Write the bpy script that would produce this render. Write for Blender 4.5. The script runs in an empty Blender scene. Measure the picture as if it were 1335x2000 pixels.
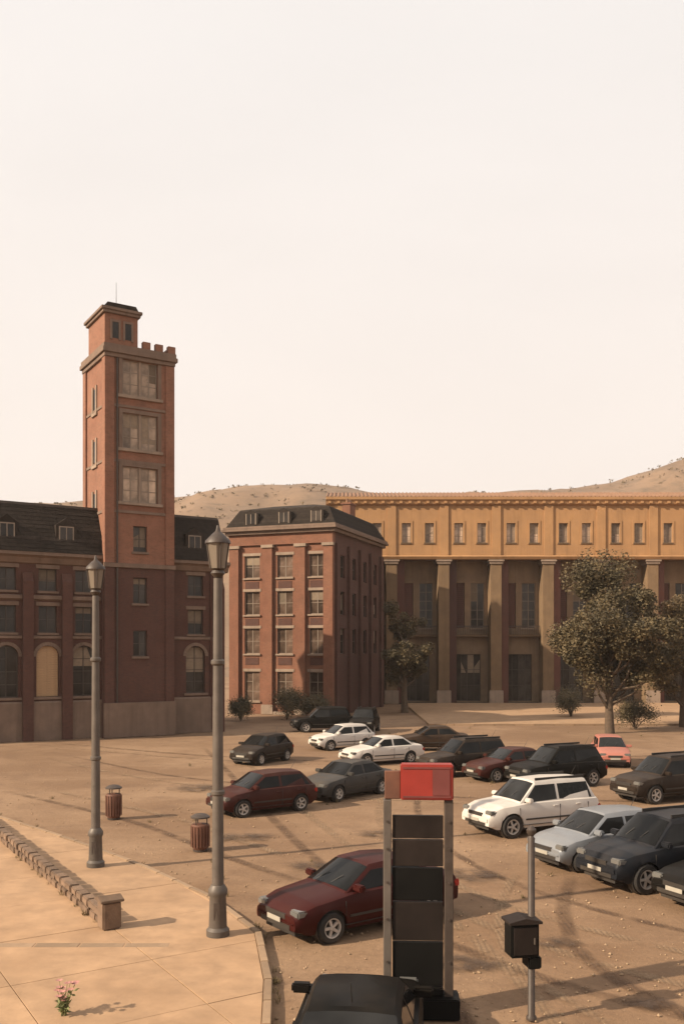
import bpy, bmesh, math, random
from mathutils import Vector, Matrix, noise
random.seed(7)
S = bpy.context.scene
COL = S.collection
R = math.radians

# ------------------------------------------------------------------ camera
F = 1800.0; HZ = 1271.0; CH = 6.0           # focal length in photo pixels, horizon row, camera height
cam = bpy.data.objects.new('Camera', bpy.data.cameras.new('Camera')); COL.objects.link(cam); S.camera = cam
cam.data.sensor_fit = 'HORIZONTAL'; cam.data.sensor_width = 36; cam.data.lens = 36*F/1335
cam.data.clip_end = 8000; cam.data.clip_start = 0.1
cam.location = (0, 0, CH); cam.rotation_euler = (R(90), 0, 0); cam.data.shift_y = (HZ-1000)/1335

# ------------------------------------------------------------------ light
SUN = Vector((-0.80, -0.36, 0.50)).normalized()
w = bpy.data.worlds.new('World'); S.world = w; w.use_nodes = True
nt = w.node_tree; bg = nt.nodes['Background']
sky = nt.nodes.new('ShaderNodeTexSky'); sky.sky_type = 'NISHITA'; sky.sun_disc = False
sky.sun_elevation = math.asin(SUN.z); sky.sun_rotation = math.atan2(SUN.x, SUN.y)
sky.dust_density = 6; sky.air_density = 1.0; sky.ozone_density = 0.5
tc = nt.nodes.new('ShaderNodeTexCoord'); sp = nt.nodes.new('ShaderNodeSeparateXYZ')
nt.links.new(tc.outputs['Generated'], sp.inputs[0])
ramp = nt.nodes.new('ShaderNodeValToRGB')          # thin bright dust haze over the whole sky
ramp.color_ramp.elements[0].position = 0.0; ramp.color_ramp.elements[0].color = (1.06, 0.90, 0.79, 1)
ramp.color_ramp.elements[1].position = 0.55; ramp.color_ramp.elements[1].color = (1.06, 1.0, 0.955, 1)
e = ramp.color_ramp.elements.new(0.22); e.color = (1.09, 0.98, 0.90, 1)
nt.links.new(sp.outputs['Z'], ramp.inputs[0])
sc = nt.nodes.new('ShaderNodeMix'); sc.data_type = 'RGBA'; sc.blend_type = 'MULTIPLY'; sc.inputs[0].default_value = 1
cn = nt.nodes.new('ShaderNodeTexNoise'); cn.inputs['Scale'].default_value = 1.7; cn.inputs['Detail'].default_value = 5; cn.inputs['Distortion'].default_value = .6
cm0 = nt.nodes.new('ShaderNodeMapping'); cm0.inputs['Scale'].default_value = (1, 1, 2.6); nt.links.new(tc.outputs['Generated'], cm0.inputs[0]); nt.links.new(cm0.outputs[0], cn.inputs['Vector'])
cr = nt.nodes.new('ShaderNodeMapRange'); cr.inputs[1].default_value = .35; cr.inputs[2].default_value = .68; cr.inputs[3].default_value = .975; cr.inputs[4].default_value = 1.025
nt.links.new(cn.outputs[0], cr.inputs[0])
cv = nt.nodes.new('ShaderNodeMix'); cv.data_type = 'RGBA'; cv.blend_type = 'MULTIPLY'; cv.inputs[0].default_value = 1
nt.links.new(ramp.outputs[0], cv.inputs[6]); nt.links.new(cr.outputs[0], cv.inputs[7]); nt.links.new(cv.outputs[2], sc.inputs[6]); sc.inputs[7].default_value = (10, 10, 10, 1)
mx = nt.nodes.new('ShaderNodeMix'); mx.data_type = 'RGBA'; mx.inputs[0].default_value = 0.88
nt.links.new(sky.outputs[0], mx.inputs[6]); nt.links.new(sc.outputs[2], mx.inputs[7])
nt.links.new(mx.outputs[2], bg.inputs[0]); bg.inputs[1].default_value = 0.061
sl = bpy.data.lights.new('sun', 'SUN'); sl.energy = 5.0; sl.angle = R(0.8); sl.color = (1, 0.83, 0.62)
so = bpy.data.objects.new('sun', sl); COL.objects.link(so); so.rotation_euler = SUN.to_track_quat('Z', 'Y').to_euler()
S.view_settings.view_transform = 'Standard'; S.view_settings.look = 'None'; S.view_settings.exposure = 0.7; S.view_settings.gamma = 1

# ------------------------------------------------------------------ materials
MATS = {}
def nodes(name):
    m = bpy.data.materials.new(name); m.use_nodes = True; MATS[name] = m
    t = m.node_tree; return m, t, t.nodes['Principled BSDF']
def N(t, kind, **kw):
    n = t.nodes.new(kind)
    for k, v in kw.items(): setattr(n, k, v)
    return n
def mixc(t, fac, a, b, blend='MIX'):
    n = N(t, 'ShaderNodeMix', data_type='RGBA', blend_type=blend)
    for i, v in ((0, fac), (6, a), (7, b)):
        if hasattr(v, 'default_value'): t.links.new(v, n.inputs[i])
        elif i == 0: n.inputs[0].default_value = v
        else: n.inputs[i].default_value = (*v, 1)
    return n.outputs[2]
def noise_n(t, vec, scale, detail=5, rough=.6, stretch=None):
    n = N(t, 'ShaderNodeTexNoise'); n.inputs['Scale'].default_value = scale
    n.inputs['Detail'].default_value = detail; n.inputs['Roughness'].default_value = rough
    if stretch:
        mp = N(t, 'ShaderNodeMapping'); mp.inputs['Scale'].default_value = stretch
        t.links.new(vec, mp.inputs[0]); vec = mp.outputs[0]
    t.links.new(vec, n.inputs['Vector']); return n.outputs[0]
def rng(t, v, a, b, c=0., d=1.):
    n = N(t, 'ShaderNodeMapRange'); t.links.new(v, n.inputs[0])
    for i, x in enumerate((a, b, c, d)): n.inputs[i+1].default_value = x
    return n.outputs[0]
def bump(t, bs, h, strength, dist):
    b = N(t, 'ShaderNodeBump'); b.inputs['Strength'].default_value = strength; b.inputs['Distance'].default_value = dist
    t.links.new(h, b.inputs['Height']); t.links.new(b.outputs[0], bs.inputs['Normal'])
def objvec(t): return N(t, 'ShaderNodeTexCoord').outputs['Object']
def objrand(t, lo, hi):
    oi = N(t, 'ShaderNodeObjectInfo'); return rng(t, oi.outputs['Random'], 0, 1, lo, hi)
def hsv(t, col, val):
    n = N(t, 'ShaderNodeHueSaturation'); t.links.new(col, n.inputs['Color'])
    if hasattr(val, 'default_value'): t.links.new(val, n.inputs['Value'])
    else: n.inputs['Value'].default_value = val
    return n.outputs[0]

def brick(name, a, b, mortar, scale=1.0):
    m, t, bs = nodes(name); v = objvec(t)
    s = N(t, 'ShaderNodeSeparateXYZ'); t.links.new(v, s.inputs[0])
    ad = N(t, 'ShaderNodeMath', operation='ADD'); t.links.new(s.outputs[0], ad.inputs[0]); t.links.new(s.outputs[1], ad.inputs[1])
    c = N(t, 'ShaderNodeCombineXYZ'); t.links.new(ad.outputs[0], c.inputs[0]); t.links.new(s.outputs[2], c.inputs[1])
    br = N(t, 'ShaderNodeTexBrick'); t.links.new(c.outputs[0], br.inputs['Vector'])
    br.inputs['Color1'].default_value = (*a, 1); br.inputs['Color2'].default_value = (*b, 1); br.inputs['Mortar'].default_value = (*mortar, 1)
    br.inputs['Scale'].default_value = 1; br.inputs['Brick Width'].default_value = .25*scale; br.inputs['Row Height'].default_value = .083*scale
    br.inputs['Mortar Size'].default_value = .009*scale
    n1 = noise_n(t, v, .35, 6, .65); n2 = noise_n(t, v, 1.3, 4, .6, (1, 1, .12)); n3 = noise_n(t, v, 6, 3, .6)
    col = mixc(t, rng(t, n1, .35, .7), br.outputs[0], tuple(x*.62 for x in a))
    col = mixc(t, rng(t, n2, .52, .75, 0, .55), col, tuple(x*.45+.01 for x in a))
    col = mixc(t, rng(t, n3, .62, .8, 0, .35), col, mortar)
    n4 = noise_n(t, v, .9, 8, .75); col = mixc(t, rng(t, n4, .45, .62, 0, .5), col, tuple(min(1, x*1.35) for x in b))
    n5 = noise_n(t, v, 3.5, 3, .5, (1, 1, 2.2)); col = mixc(t, rng(t, n5, .55, .7, 0, .5), col, tuple(x*.5 for x in a))
    t.links.new(col, bs.inputs['Base Color']); bs.inputs['Roughness'].default_value = .92
    bump(t, bs, br.outputs[1], -.35, .012)
    return m
def plain(name, c, rough=.8, var=.25, scale=2.0, bs_=.25, bd=.01, streak=0.0, rand=0.0, metal=0.0, dirt=None, spec=.4):
    m, t, bs = nodes(name); v = objvec(t)
    n1 = noise_n(t, v, scale, 7, .65); n2 = noise_n(t, v, scale*.22, 4, .6)
    col = mixc(t, rng(t, n1, .3, .7), tuple(x*(1-var) for x in c), tuple(min(1, x*(1+var)) for x in c))
    col = mixc(t, rng(t, n2, .42, .68, 0, .5), col, dirt or tuple(x*.65 for x in c))
    if streak:
        n3 = noise_n(t, v, 1.6, 5, .65, (1, 1, .07))
        col = mixc(t, rng(t, n3, .5, .74, 0, streak), col, tuple(x*.4 for x in c))
    if rand: col = hsv(t, col, objrand(t, 1-rand, 1+rand))
    t.links.new(col, bs.inputs['Base Color']); bs.inputs['Metallic'].default_value = metal; bs.inputs['Specular IOR Level'].default_value = spec
    t.links.new(rng(t, n1, .3, .7, max(.05, rough-.1), min(1, rough+.08)), bs.inputs['Roughness'])
    if bs_: bump(t, bs, noise_n(t, v, scale*9, 5, .7), bs_, bd)
    return m
def glass(name, c=(.02, .02, .022), rough=.06):
    m, t, bs = nodes(name); v = objvec(t)
    n = noise_n(t, v, .8, 3)
    col = hsv(t, mixc(t, rng(t, n, .35, .65), c, tuple(x*2.2 for x in c)), objrand(t, .5, 1.9))
    t.links.new(col, bs.inputs['Base Color']); t.links.new(rng(t, n, .3, .7, rough, rough*3), bs.inputs['Roughness'])
    bs.inputs['IOR'].default_value = 1.45; bs.inputs['Specular IOR Level'].default_value = .32; bump(t, bs, noise_n(t, v, .6, 2), .08, .05)
    return m
def paint(name, c, rough=.3, metal=0.0, dust=.45, spec=.22):
    m, t, bs = nodes(name); v = objvec(t)
    g = N(t, 'ShaderNodeNewGeometry'); s = N(t, 'ShaderNodeSeparateXYZ'); t.links.new(g.outputs['Normal'], s.inputs[0])
    n = noise_n(t, v, 2.2, 6, .65)
    mul = N(t, 'ShaderNodeMath', operation='MULTIPLY')
    t.links.new(rng(t, n, .35, .7), mul.inputs[0]); t.links.new(rng(t, s.outputs[2], -.2, 1, .25, 1), mul.inputs[1])
    f = rng(t, mul.outputs[0], 0, 1, 0, dust)
    t.links.new(mixc(t, f, c, (.22, .155, .10)), bs.inputs['Base Color'])
    t.links.new(rng(t, f, 0, .5, rough, .75), bs.inputs['Roughness']); bs.inputs['Metallic'].default_value = metal
    bs.inputs['Coat Weight'].default_value = .06 if spec > .2 else .02; bs.inputs['Coat Roughness'].default_value = .15; bs.inputs['Specular IOR Level'].default_value = spec
    return m

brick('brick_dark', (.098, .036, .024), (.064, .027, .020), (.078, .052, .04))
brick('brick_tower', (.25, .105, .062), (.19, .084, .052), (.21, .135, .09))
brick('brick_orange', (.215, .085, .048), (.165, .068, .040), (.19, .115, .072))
plain('stone_trim', (.17, .115, .085), .9, .2, 1.2, streak=.5)
plain('stone_pale', (.27, .20, .15), .9, .2, 1.2, streak=.5)
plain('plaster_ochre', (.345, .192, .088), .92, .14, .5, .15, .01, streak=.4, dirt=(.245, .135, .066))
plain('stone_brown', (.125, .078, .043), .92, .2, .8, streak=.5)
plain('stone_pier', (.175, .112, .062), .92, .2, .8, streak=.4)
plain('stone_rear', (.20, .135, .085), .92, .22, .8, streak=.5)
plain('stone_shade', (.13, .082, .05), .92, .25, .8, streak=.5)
plain('shutter_red', (.085, .03, .02), .7, .25, 1.0, rand=.35)
plain('lit_window_tan', (.42, .27, .15), .75, .2, 2.0, streak=.3)  # bright tan stands in for the light in one hall arch
plain('slate', (.030, .023, .019), .9, .4, 3.0, .4, .02, rand=.25, spec=.12)
plain('roof_tile', (.21, .115, .068), .85, .3, 2.0, .4, .02)
plain('frame_dark', (.05, .036, .028), .6, .2)
plain('frame_grey', (.22, .17, .13), .7, .2)
plain('steel_grey', (.105, .086, .072), .55, .2, 3.0, .1, .004, streak=.35, metal=.2)
plain('steel_dark', (.055, .040, .032), .5, .3, 3.0, .1, .004, streak=.3)
plain('panel_dark', (.017, .012, .010), .6, .35, 2.0, .05, .003, rand=.4, spec=.15)
plain('panel_black', (.006, .0055, .005), .6, .3, 2.0, .05, .003, spec=.12)
plain('red_board', (.27, .028, .019), .5, .18, 2.5, .05, .003, streak=.25)
plain('red_dark', (.15, .04, .035), .5, .18, 2.5, .05, .003)
plain('concrete_pad', (.335, .212, .124), .95, .22, 1.6, .45, .008, rand=.06, dirt=(.275, .165, .09))
plain('kerb_stone', (.26, .175, .11), .95, .2, 3.0, .4, .01, rand=.15)
plain('wall_stone', (.155, .10, .066), .95, .3, 3.5, .6, .02, rand=.25)
plain('wood_bench', (.12, .05, .03), .7, .3, 3.0)
plain('bark', (.09, .062, .042), .95, .35, 4.0, .8, .03)
plain('rubber', (.018, .016, .015), .85, .3, 4.0, dirt=(.07, .052, .036))
plain('plastic_black', (.02, .018, .017), .55, .3, 3.0, dirt=(.05, .038, .028))
plain('rim_metal', (.42, .39, .36), .4, .2, 4.0, 0, metal=.25, dirt=(.25, .19, .14))
plain('plate_white', (.34, .31, .26), .5, .1, 5.0, 0)
plain('pebble', (.27, .185, .115), .95, .3, 3.0, rand=.3)
plain('petal', (.42, .20, .17), .7, .2, 9.0, 0)
plain('blind_cloth', (.20, .15, .105), .9, .2, 3.0, 0, rand=.5)
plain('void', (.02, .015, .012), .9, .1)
glass('window_glass', (.018, .015, .013)); glass('pane_bright', (.17, .125, .09), .15); glass('pane_mid', (.045, .03, .022), .12); glass('car_glass', (.006, .006, .006), .05); MATS['car_glass'].node_tree.nodes['Principled BSDF'].inputs['Specular IOR Level'].default_value = .2
m, t, bs = nodes('lamp_lens'); bs.inputs['Base Color'].default_value = (.17, .165, .155, 1); bs.inputs['Metallic'].default_value = .35; bs.inputs['Roughness'].default_value = .12
m, t, bs = nodes('lamp_smoke'); bs.inputs['Base Color'].default_value = (.16, .13, .10, 1); bs.inputs['Roughness'].default_value = .25
m, t, bs = nodes('tail_lens'); bs.inputs['Base Color'].default_value = (.28, .015, .012, 1); bs.inputs['Roughness'].default_value = .15
def leafmat(name, c, c2):
    m, t, bs = nodes(name); v = objvec(t)
    col = mixc(t, rng(t, noise_n(t, v, .9, 4), .42, .6), tuple(x*.8 for x in c), tuple(x*1.25 for x in c2))
    col = mixc(t, rng(t, noise_n(t, v, 14, 2), .4, .65, 0, .6), col, tuple(x*.5 for x in c))
    t.links.new(col, bs.inputs['Base Color']); bs.inputs['Roughness'].default_value = .75
    return m
leafmat('leaf_olive', (.066, .050, .021), (.105, .074, .032)); leafmat('leaf_dry', (.12, .085, .038), (.17, .11, .05)); leafmat('leaf_straw', (.20, .14, .062), (.14, .11, .045)); leafmat('leaf_weed', (.13, .15, .05), (.18, .17, .06))

def dirtmat(name, base, light, dark, k=1.0):
    m, t, bs = nodes(name); v = objvec(t)
    big = noise_n(t, v, .10*k, 5, .6); mid = noise_n(t, v, .55*k, 6, .65); fine = noise_n(t, v, 7*k, 7, .75)
    tr = noise_n(t, v, .45, 5, .6, (.18, 1.6, 1))
    col = mixc(t, rng(t, big, .42, .58), base, light)
    col = mixc(t, rng(t, mid, .5, .72, 0, .75), col, dark)
    col = mixc(t, rng(t, tr, .56, .70, 0, .55), col, light)
    col = mixc(t, rng(t, fine, .35, .75, 0, .45), col, tuple(x*.55 for x in base))
    t.links.new(col, bs.inputs['Base Color']); bs.inputs['Roughness'].default_value = .97
    a = N(t, 'ShaderNodeMath', operation='ADD'); t.links.new(fine, a.inputs[0]); t.links.new(mid, a.inputs[1])
    bump(t, bs, a.outputs[0], .55, .05)
    return m
dirtmat('dirt', (.185, .105, .054), (.27, .168, .096), (.135, .074, .039))
dirtmat('hill_dirt', (.165, .108, .070), (.22, .142, .09), (.085, .062, .04), .22)

# ------------------------------------------------------------------ helpers
class MB:
    def __init__(s): s.v = []; s.f = []; s.mi = []
    def add(s, vs, fs, m=0):
        b = len(s.v); s.v += [tuple(x) for x in vs]; s.f += [tuple(i+b for i in f) for f in fs]; s.mi += [m]*len(fs); return s
    def box(s, x0, x1, y0, y1, z0, z1, m=0):
        return s.add([(x0,y0,z0),(x1,y0,z0),(x1,y1,z0),(x0,y1,z0),(x0,y0,z1),(x1,y0,z1),(x1,y1,z1),(x0,y1,z1)],
                     [(0,3,2,1),(4,5,6,7),(0,1,5,4),(1,2,6,5),(2,3,7,6),(3,0,4,7)], m)
    def prism(s, poly, axis, a, b, m=0):           # poly in the two other axes, extruded along axis from a to b
        def P(p, q): return {'x': (q, p[0], p[1]), 'y': (p[0], q, p[1]), 'z': (p[0], p[1], q)}[axis]
        n = len(poly); vs = [P(p, a) for p in poly]+[P(p, b) for p in poly]
        return s.add(vs, [tuple(range(n-1, -1, -1)), tuple(range(n, 2*n))]+[(i, (i+1) % n, n+(i+1) % n, n+i) for i in range(n)], m)
    def lathe(s, prof, n=20, c=(0, 0, 0), axis='z', m=0, cap=True):   # prof: (radius, height)
        vs = []; fs = []
        for r, h in prof:
            for k in range(n):
                a = 2*math.pi*k/n; p = (r*math.cos(a), r*math.sin(a), h)
                if axis == 'y': p = (p[0], p[2], p[1])
                if axis == 'x': p = (p[2], p[0], p[1])
                vs.append((p[0]+c[0], p[1]+c[1], p[2]+c[2]))
        for i in range(len(prof)-1):
            for k in range(n): fs.append((i*n+k, i*n+(k+1) % n, (i+1)*n+(k+1) % n, (i+1)*n+k))
        if cap: fs.append(tuple(range(n-1, -1, -1))); fs.append(tuple((len(prof)-1)*n+k for k in range(n)))
        return s.add(vs, fs, m)
    def tube(s, pts, rads, n=8, m=0):
        vs = []; fs = []
        for i, (p, r) in enumerate(zip(pts, rads)):
            p = Vector(p); d = (Vector(pts[min(i+1, len(pts)-1)])-Vector(pts[max(i-1, 0)])).normalized()
            a = d.orthogonal().normalized(); b = d.cross(a)
            if i and (a.dot(la) < 0.9): a = (la-d*la.dot(d)).normalized(); b = d.cross(a)
            la = a
            vs += [p+(a*math.cos(2*math.pi*k/n)+b*math.sin(2*math.pi*k/n))*r for k in range(n)]
        for i in range(len(pts)-1):
            for k in range(n): fs.append((i*n+k, i*n+(k+1) % n, (i+1)*n+(k+1) % n, (i+1)*n+k))
        fs.append(tuple(range(n-1, -1, -1))); fs.append(tuple((len(pts)-1)*n+k for k in range(n)))
        return s.add(vs, fs, m)
    def mesh(s, name, mat, bevel=0, smooth=0, fix=True):
        me = bpy.data.meshes.new(name); me.from_pydata(s.v, [], s.f)
        for x in (mat if isinstance(mat, (list, tuple)) else [mat]): me.materials.append(MATS[x])
        me.polygons.foreach_set('material_index', s.mi)
        bm = bmesh.new(); bm.from_mesh(me)
        if fix: bmesh.ops.recalc_face_normals(bm, faces=bm.faces)
        if bevel: bmesh.ops.bevel(bm, geom=list(bm.edges), offset=bevel, segments=2 if bevel > .01 else 1, affect='EDGES', clamp_overlap=True)
        if smooth:
            for f in bm.faces: f.smooth = True
            for e_ in bm.edges:
                e_.smooth = len(e_.link_faces) == 2 and e_.calc_face_angle(0) < R(smooth)
        bm.to_mesh(me); bm.free(); return me
def obj(name, me, parent=None, loc=None, rotz=None):
    o = bpy.data.objects.new(name, me); COL.objects.link(o)
    if parent: o.parent = parent
    if loc is not None: o.location = loc
    if rotz is not None: o.rotation_euler = (0, 0, rotz)
    return o
def part(name, mb, mat, parent, bevel=0, smooth=0, **k): return obj(name, mb.mesh(name, mat, bevel, smooth), parent, **k)
def tag(o, label, cat, group=None):
    o['label'] = label; o['category'] = cat
    if group: o['group'] = group
    return o
def thing(name, label, cat, loc=(0, 0, 0), rotz=0, group=None):
    return tag(obj(name, None, None, loc, rotz), label, cat, group)
def ground_pt(px, py):                 # where a photo pixel of the ground lies in the place
    d = F*CH/(py-HZ); return Vector(((px-667.5)/F*d, d, 0))
def wall_panel(x0, x1, z0, z1, openings, y0=0., y1=.5):
    mb = MB()
    xs = sorted({x0, x1, *[min(max(o[i], x0), x1) for o in openings for i in (0, 1)]})
    zs = sorted({z0, z1, *[min(max(o[i], z0), z1) for o in openings for i in (2, 3)]})
    nx, nz = len(xs)-1, len(zs)-1
    def solid(i, k):
        if not (0 <= i < nx and 0 <= k < nz): return False
        cx, cz = (xs[i]+xs[i+1])/2, (zs[k]+zs[k+1])/2
        return not any(o[0] < cx < o[1] and o[2] < cz < o[3] for o in openings)
    for i in range(nx):
        for k in range(nz):
            if not solid(i, k): continue
            a, b, c, d = xs[i], xs[i+1], zs[k], zs[k+1]
            mb.add([(a,y0,c),(b,y0,c),(b,y0,d),(a,y0,d)], [(0,1,2,3)]); mb.add([(a,y1,c),(b,y1,c),(b,y1,d),(a,y1,d)], [(3,2,1,0)])
            if not solid(i-1, k): mb.add([(a,y0,c),(a,y0,d),(a,y1,d),(a,y1,c)], [(0,1,2,3)])
            if not solid(i+1, k): mb.add([(b,y0,c),(b,y1,c),(b,y1,d),(b,y0,d)], [(0,1,2,3)])
            if not solid(i, k-1): mb.add([(a,y0,c),(a,y1,c),(b,y1,c),(b,y0,c)], [(0,1,2,3)])
            if not solid(i, k+1): mb.add([(a,y0,d),(b,y0,d),(b,y1,d),(a,y1,d)], [(0,1,2,3)])
    return mb
def spandrel(x0, x1, zs, y0, y1, n=12):          # fills the corners above a round arch springing at zs
    r = (x1-x0)/2; c = (x0+x1)/2; mb = MB()
    arc = [(c+r*math.cos(math.pi*k/n), zs+r*math.sin(math.pi*k/n)) for k in range(n+1)]
    mb.prism([(x1, zs)]+[(x1, zs+r+.02), (c, zs+r+.02)]+arc[n//2:0:-1], 'y', y0, y1)
    mb.prism([(x0, zs), ]+arc[n-1:n//2-1:-1]+[(c, zs+r+.02), (x0, zs+r+.02)], 'y', y0, y1)
    return mb
CACHE = {}
def window(parent, x, z, w_, h_, y=0., frame='frame_dark', pane='window_glass', mull=1, trans=1, sill=None, rot=0, loc=None):
    k = (round(w_, 3), round(h_, 3), frame, pane, mull, trans)
    if k not in CACHE:
        t_ = .07; f = MB()
        f.box(-w_/2, -w_/2+t_, 0, .09, 0, h_).box(w_/2-t_, w_/2, 0, .09, 0, h_).box(-w_/2+t_, w_/2-t_, 0, .09, 0, t_).box(-w_/2+t_, w_/2-t_, 0, .09, h_-t_, h_)
        for i in range(1, mull+1):
            cx = -w_/2+w_*i/(mull+1); f.box(cx-.035, cx+.035, .012, .078, t_, h_-t_)
        for i in range(1, trans+1):
            cz = h_*i/(trans+1); f.box(-w_/2+t_, w_/2-t_, .02, .07, cz-.025, cz+.025)
        fm = f.mesh('window', frame)
        gm = []
        for i in range(mull+1):
            a = -w_/2+w_*i/(mull+1); b = -w_/2+w_*(i+1)/(mull+1)
            gm.append(MB().box(a+.03, b-.03, .04, .052, .04, h_-.04).mesh('pane', pane))
        CACHE[k] = (fm, gm)
    fm, gm = CACHE[k]
    o = obj('window', fm, parent, (x, y, z), rot)
    for g in gm:
        p = obj('pane', g, o); p.rotation_euler = (random.uniform(-.012, .012), 0, random.uniform(-.012, .012))
    if pane != 'car_glass' and random.random() < .45:
        hb_ = random.choice((.25, .4, .55, .8)); kb = ('blind', round(w_, 3), round(h_, 3), hb_)
        if kb not in CACHE: CACHE[kb] = MB().box(-w_/2+.075, w_/2-.075, .030, .0385, h_*(1-hb_), h_-.075).mesh('blind', 'blind_cloth')
        obj('blind', CACHE[kb], o)
    if sill:
        ks = ('sill', round(w_, 3), sill)
        if ks not in CACHE: CACHE[ks] = MB().box(-w_/2-.12, w_/2+.12, -.32, .0, -.16, -.002).mesh('sill', sill, .015)
        obj('sill', CACHE[ks], o)
    return o

# ------------------------------------------------------------------ ground and hills
def frange(a, b, s):
    n = int(round((b-a)/s)); return [a+(b-a)*i/n for i in range(n+1)]
xs = [-3500, -1500, -600, -250, -120]+frange(-60, 60, .75)+[120, 250, 600, 1500, 3500]
ys = [-400, -100, -30]+frange(0, 40, .4)+frange(41, 120, 1.2)+[140, 200, 300, 450, 700, 1200, 2500, 5000]
gm = MB()
vs = []
for y in ys:
    for x in xs:
        z = 0
        if abs(x) < 70 and 0 < y < 125:
            z = .018*noise.noise((x*.45, y*.45, 0))+.012*noise.noise((x*1.3, y*1.3, 4))-.02
        vs.append((x, y, z))
nx = len(xs)
gm.add(vs, [(j*nx+i, j*nx+i+1, (j+1)*nx+i+1, (j+1)*nx+i) for j in range(len(ys)-1) for i in range(nx-1)])
g = part('ground', gm, 'dirt', None, smooth=80); g['kind'] = 'structure'

hp = [(-600, 1010), (0, 985), (120, 985), (360, 975), (440, 955), (520, 947), (610, 945), (690, 955), (790, 974), (860, 980), (960, 972), (1050, 966), (1120, 950), (1200, 935), (1270, 918), (1335, 893), (1500, 840), (1900, 800)]
def ridge_y(px):
    for (a, ya), (b, yb) in zip(hp, hp[1:]):
        if a <= px <= b: return ya+(yb-ya)*(px-a)/(b-a)
    return hp[0][1] if px < hp[0][0] else hp[-1][1]
hm = MB(); D = 420.; vs = []; cols = 150; rows = 34
for j in range(rows+1):
    tt = j/rows; d = 190+tt*330
    for i in range(cols+1):
        px = -600+2500*i/cols; x = (px-667.5)/F*D*1.0
        h = (HZ-ridge_y(px))/F*D+CH
        k = min(1, (d-190)/(D-190)); prof = k*k*(3-2*k) if d <= D else 1-.25*(d-D)/100
        z = h*prof-1.5+prof*(6*noise.noise((x*.03, d*.03, 1))+2.5*noise.noise((x*.1, d*.1, 2)))*(.35 if abs(d-D) < 20 else 1)
        vs.append((x, d, z))
hm.add(vs, [(j*(cols+1)+i, j*(cols+1)+i+1, (j+1)*(cols+1)+i+1, (j+1)*(cols+1)+i) for j in range(rows) for i in range(cols)])
h = part('hills', hm, 'hill_dirt', None, smooth=80); h['kind'] = 'structure'
# scrub on the hills
sm = MB()
for _ in range(14000):
    i = random.randrange(len(vs)); x, y, z = vs[i]
    if y < 300 or y > 440 or noise.noise((x*.02, y*.03, 5)) < -.12: continue
    x += random.uniform(-5, 5); y += random.uniform(-5, 5); z -= 1.0; s_ = random.uniform(.25, .95)
    for k in range(7):
        c = Vector((x+random.gauss(0, s_*.5), y+random.gauss(0, s_*.5), z+random.uniform(0, s_)))
        a = Vector((random.gauss(0, 1), random.gauss(0, 1), random.gauss(0, 1))).normalized()*s_*.5; b = a.orthogonal().normalized()*s_*.4
        sm.add([c-a, c+b, c+a, c-b], [(0, 1, 2, 3)])
o = obj('hill_scrub', sm.mesh('hill_scrub', 'leaf_dry', fix=False)); o['kind'] = 'stuff'; o['label'] = 'dry scrub scattered over the brown hills'; o['category'] = 'scrub'

# ------------------------------------------------------------------ pale pavement with kerb
BND = [(-40, 63), (-12.2, 32.8), (-8.2, 28.5), (-5.4, 25.2), (-3.16, 22.1), (-1.75, 19.3), (-1.32, 16.5), (-1.12, 13.5), (-1.0, 2)]
pav = obj('pavement', None); pav['kind'] = 'structure'
part('bed', MB().prism([(-40, 2)]+[(x-.03, y-.03) for x, y in BND], 'z', -.05, .07), 'concrete_pad', pav)
def clip(poly, a, b, off):
    n = Vector((b[1]-a[1], -(b[0]-a[0]))).normalized()     # the right-hand side of a->b is outside
    n = -n if n.dot(Vector((-10, 0))-Vector(a)) > 0 else n
    f = lambda p: (Vector(p)-Vector(a)).dot(n)+off
    out = []
    for i, p in enumerate(poly):
        q = poly[(i+1) % len(poly)]; fp, fq = f(p), f(q)
        if fp <= 0: out.append(p)
        if fp*fq < 0:
            k = fp/(fp-fq); out.append((p[0]+(q[0]-p[0])*k, p[1]+(q[1]-p[1])*k))
    return out
ang = R(-58); ca, sa = math.cos(ang), math.sin(ang); PW = 2.6; G = .008
for iu in range(-14, 15):
    for iv in range(-14, 15):
        q = [(iu*PW+G, iv*PW+G), ((iu+1)*PW-G, iv*PW+G), ((iu+1)*PW-G, (iv+1)*PW-G), (iu*PW+G, (iv+1)*PW-G)]
        poly = [(-5+ca*a-sa*b, 19.8+sa*a+ca*b) for a, b in q]
        cx = sum(p[0] for p in poly)/4; cy = sum(p[1] for p in poly)/4
        if not (8 < cy < 36) or abs(cx) > cy*.48+2: continue
        for a, b in zip(BND, BND[1:]):
            if poly: poly = clip(poly, a, b, .088)
        if len(poly) < 3: continue
        ar = abs(sum(poly[i][0]*poly[(i+1) % len(poly)][1]-poly[(i+1) % len(poly)][0]*poly[i][1] for i in range(len(poly))))/2
        if ar < .05: continue
        z = .098+random.uniform(-.002, .003)
        me = MB().prism(poly, 'z', .03, z).mesh('slab', 'concrete_pad', .004)
        obj('slab', me, pav)
kerb_me = MB().box(-.47, .47, -.075, .075, -.12, .125).mesh('kerb_stone', 'kerb_stone', .014)
L = 0; pts = [Vector(p) for p in BND[1:]]; seg = 0
pos = pts[0].copy()
for a, b in zip(pts, pts[1:]):
    d = b-a; n = max(1, round(d.length/.95)); nd = d/n
    for k in range(n):
        c = a+nd*(k+.5)
        if c.y < 9: continue
        o = obj('kerb_stone', kerb_me, pav, (c.x-.0, c.y, random.uniform(-.006, .006)), math.atan2(d.y, d.x)+random.uniform(-.01, .01))
        o.scale.x = nd.length/.95*.995
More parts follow.
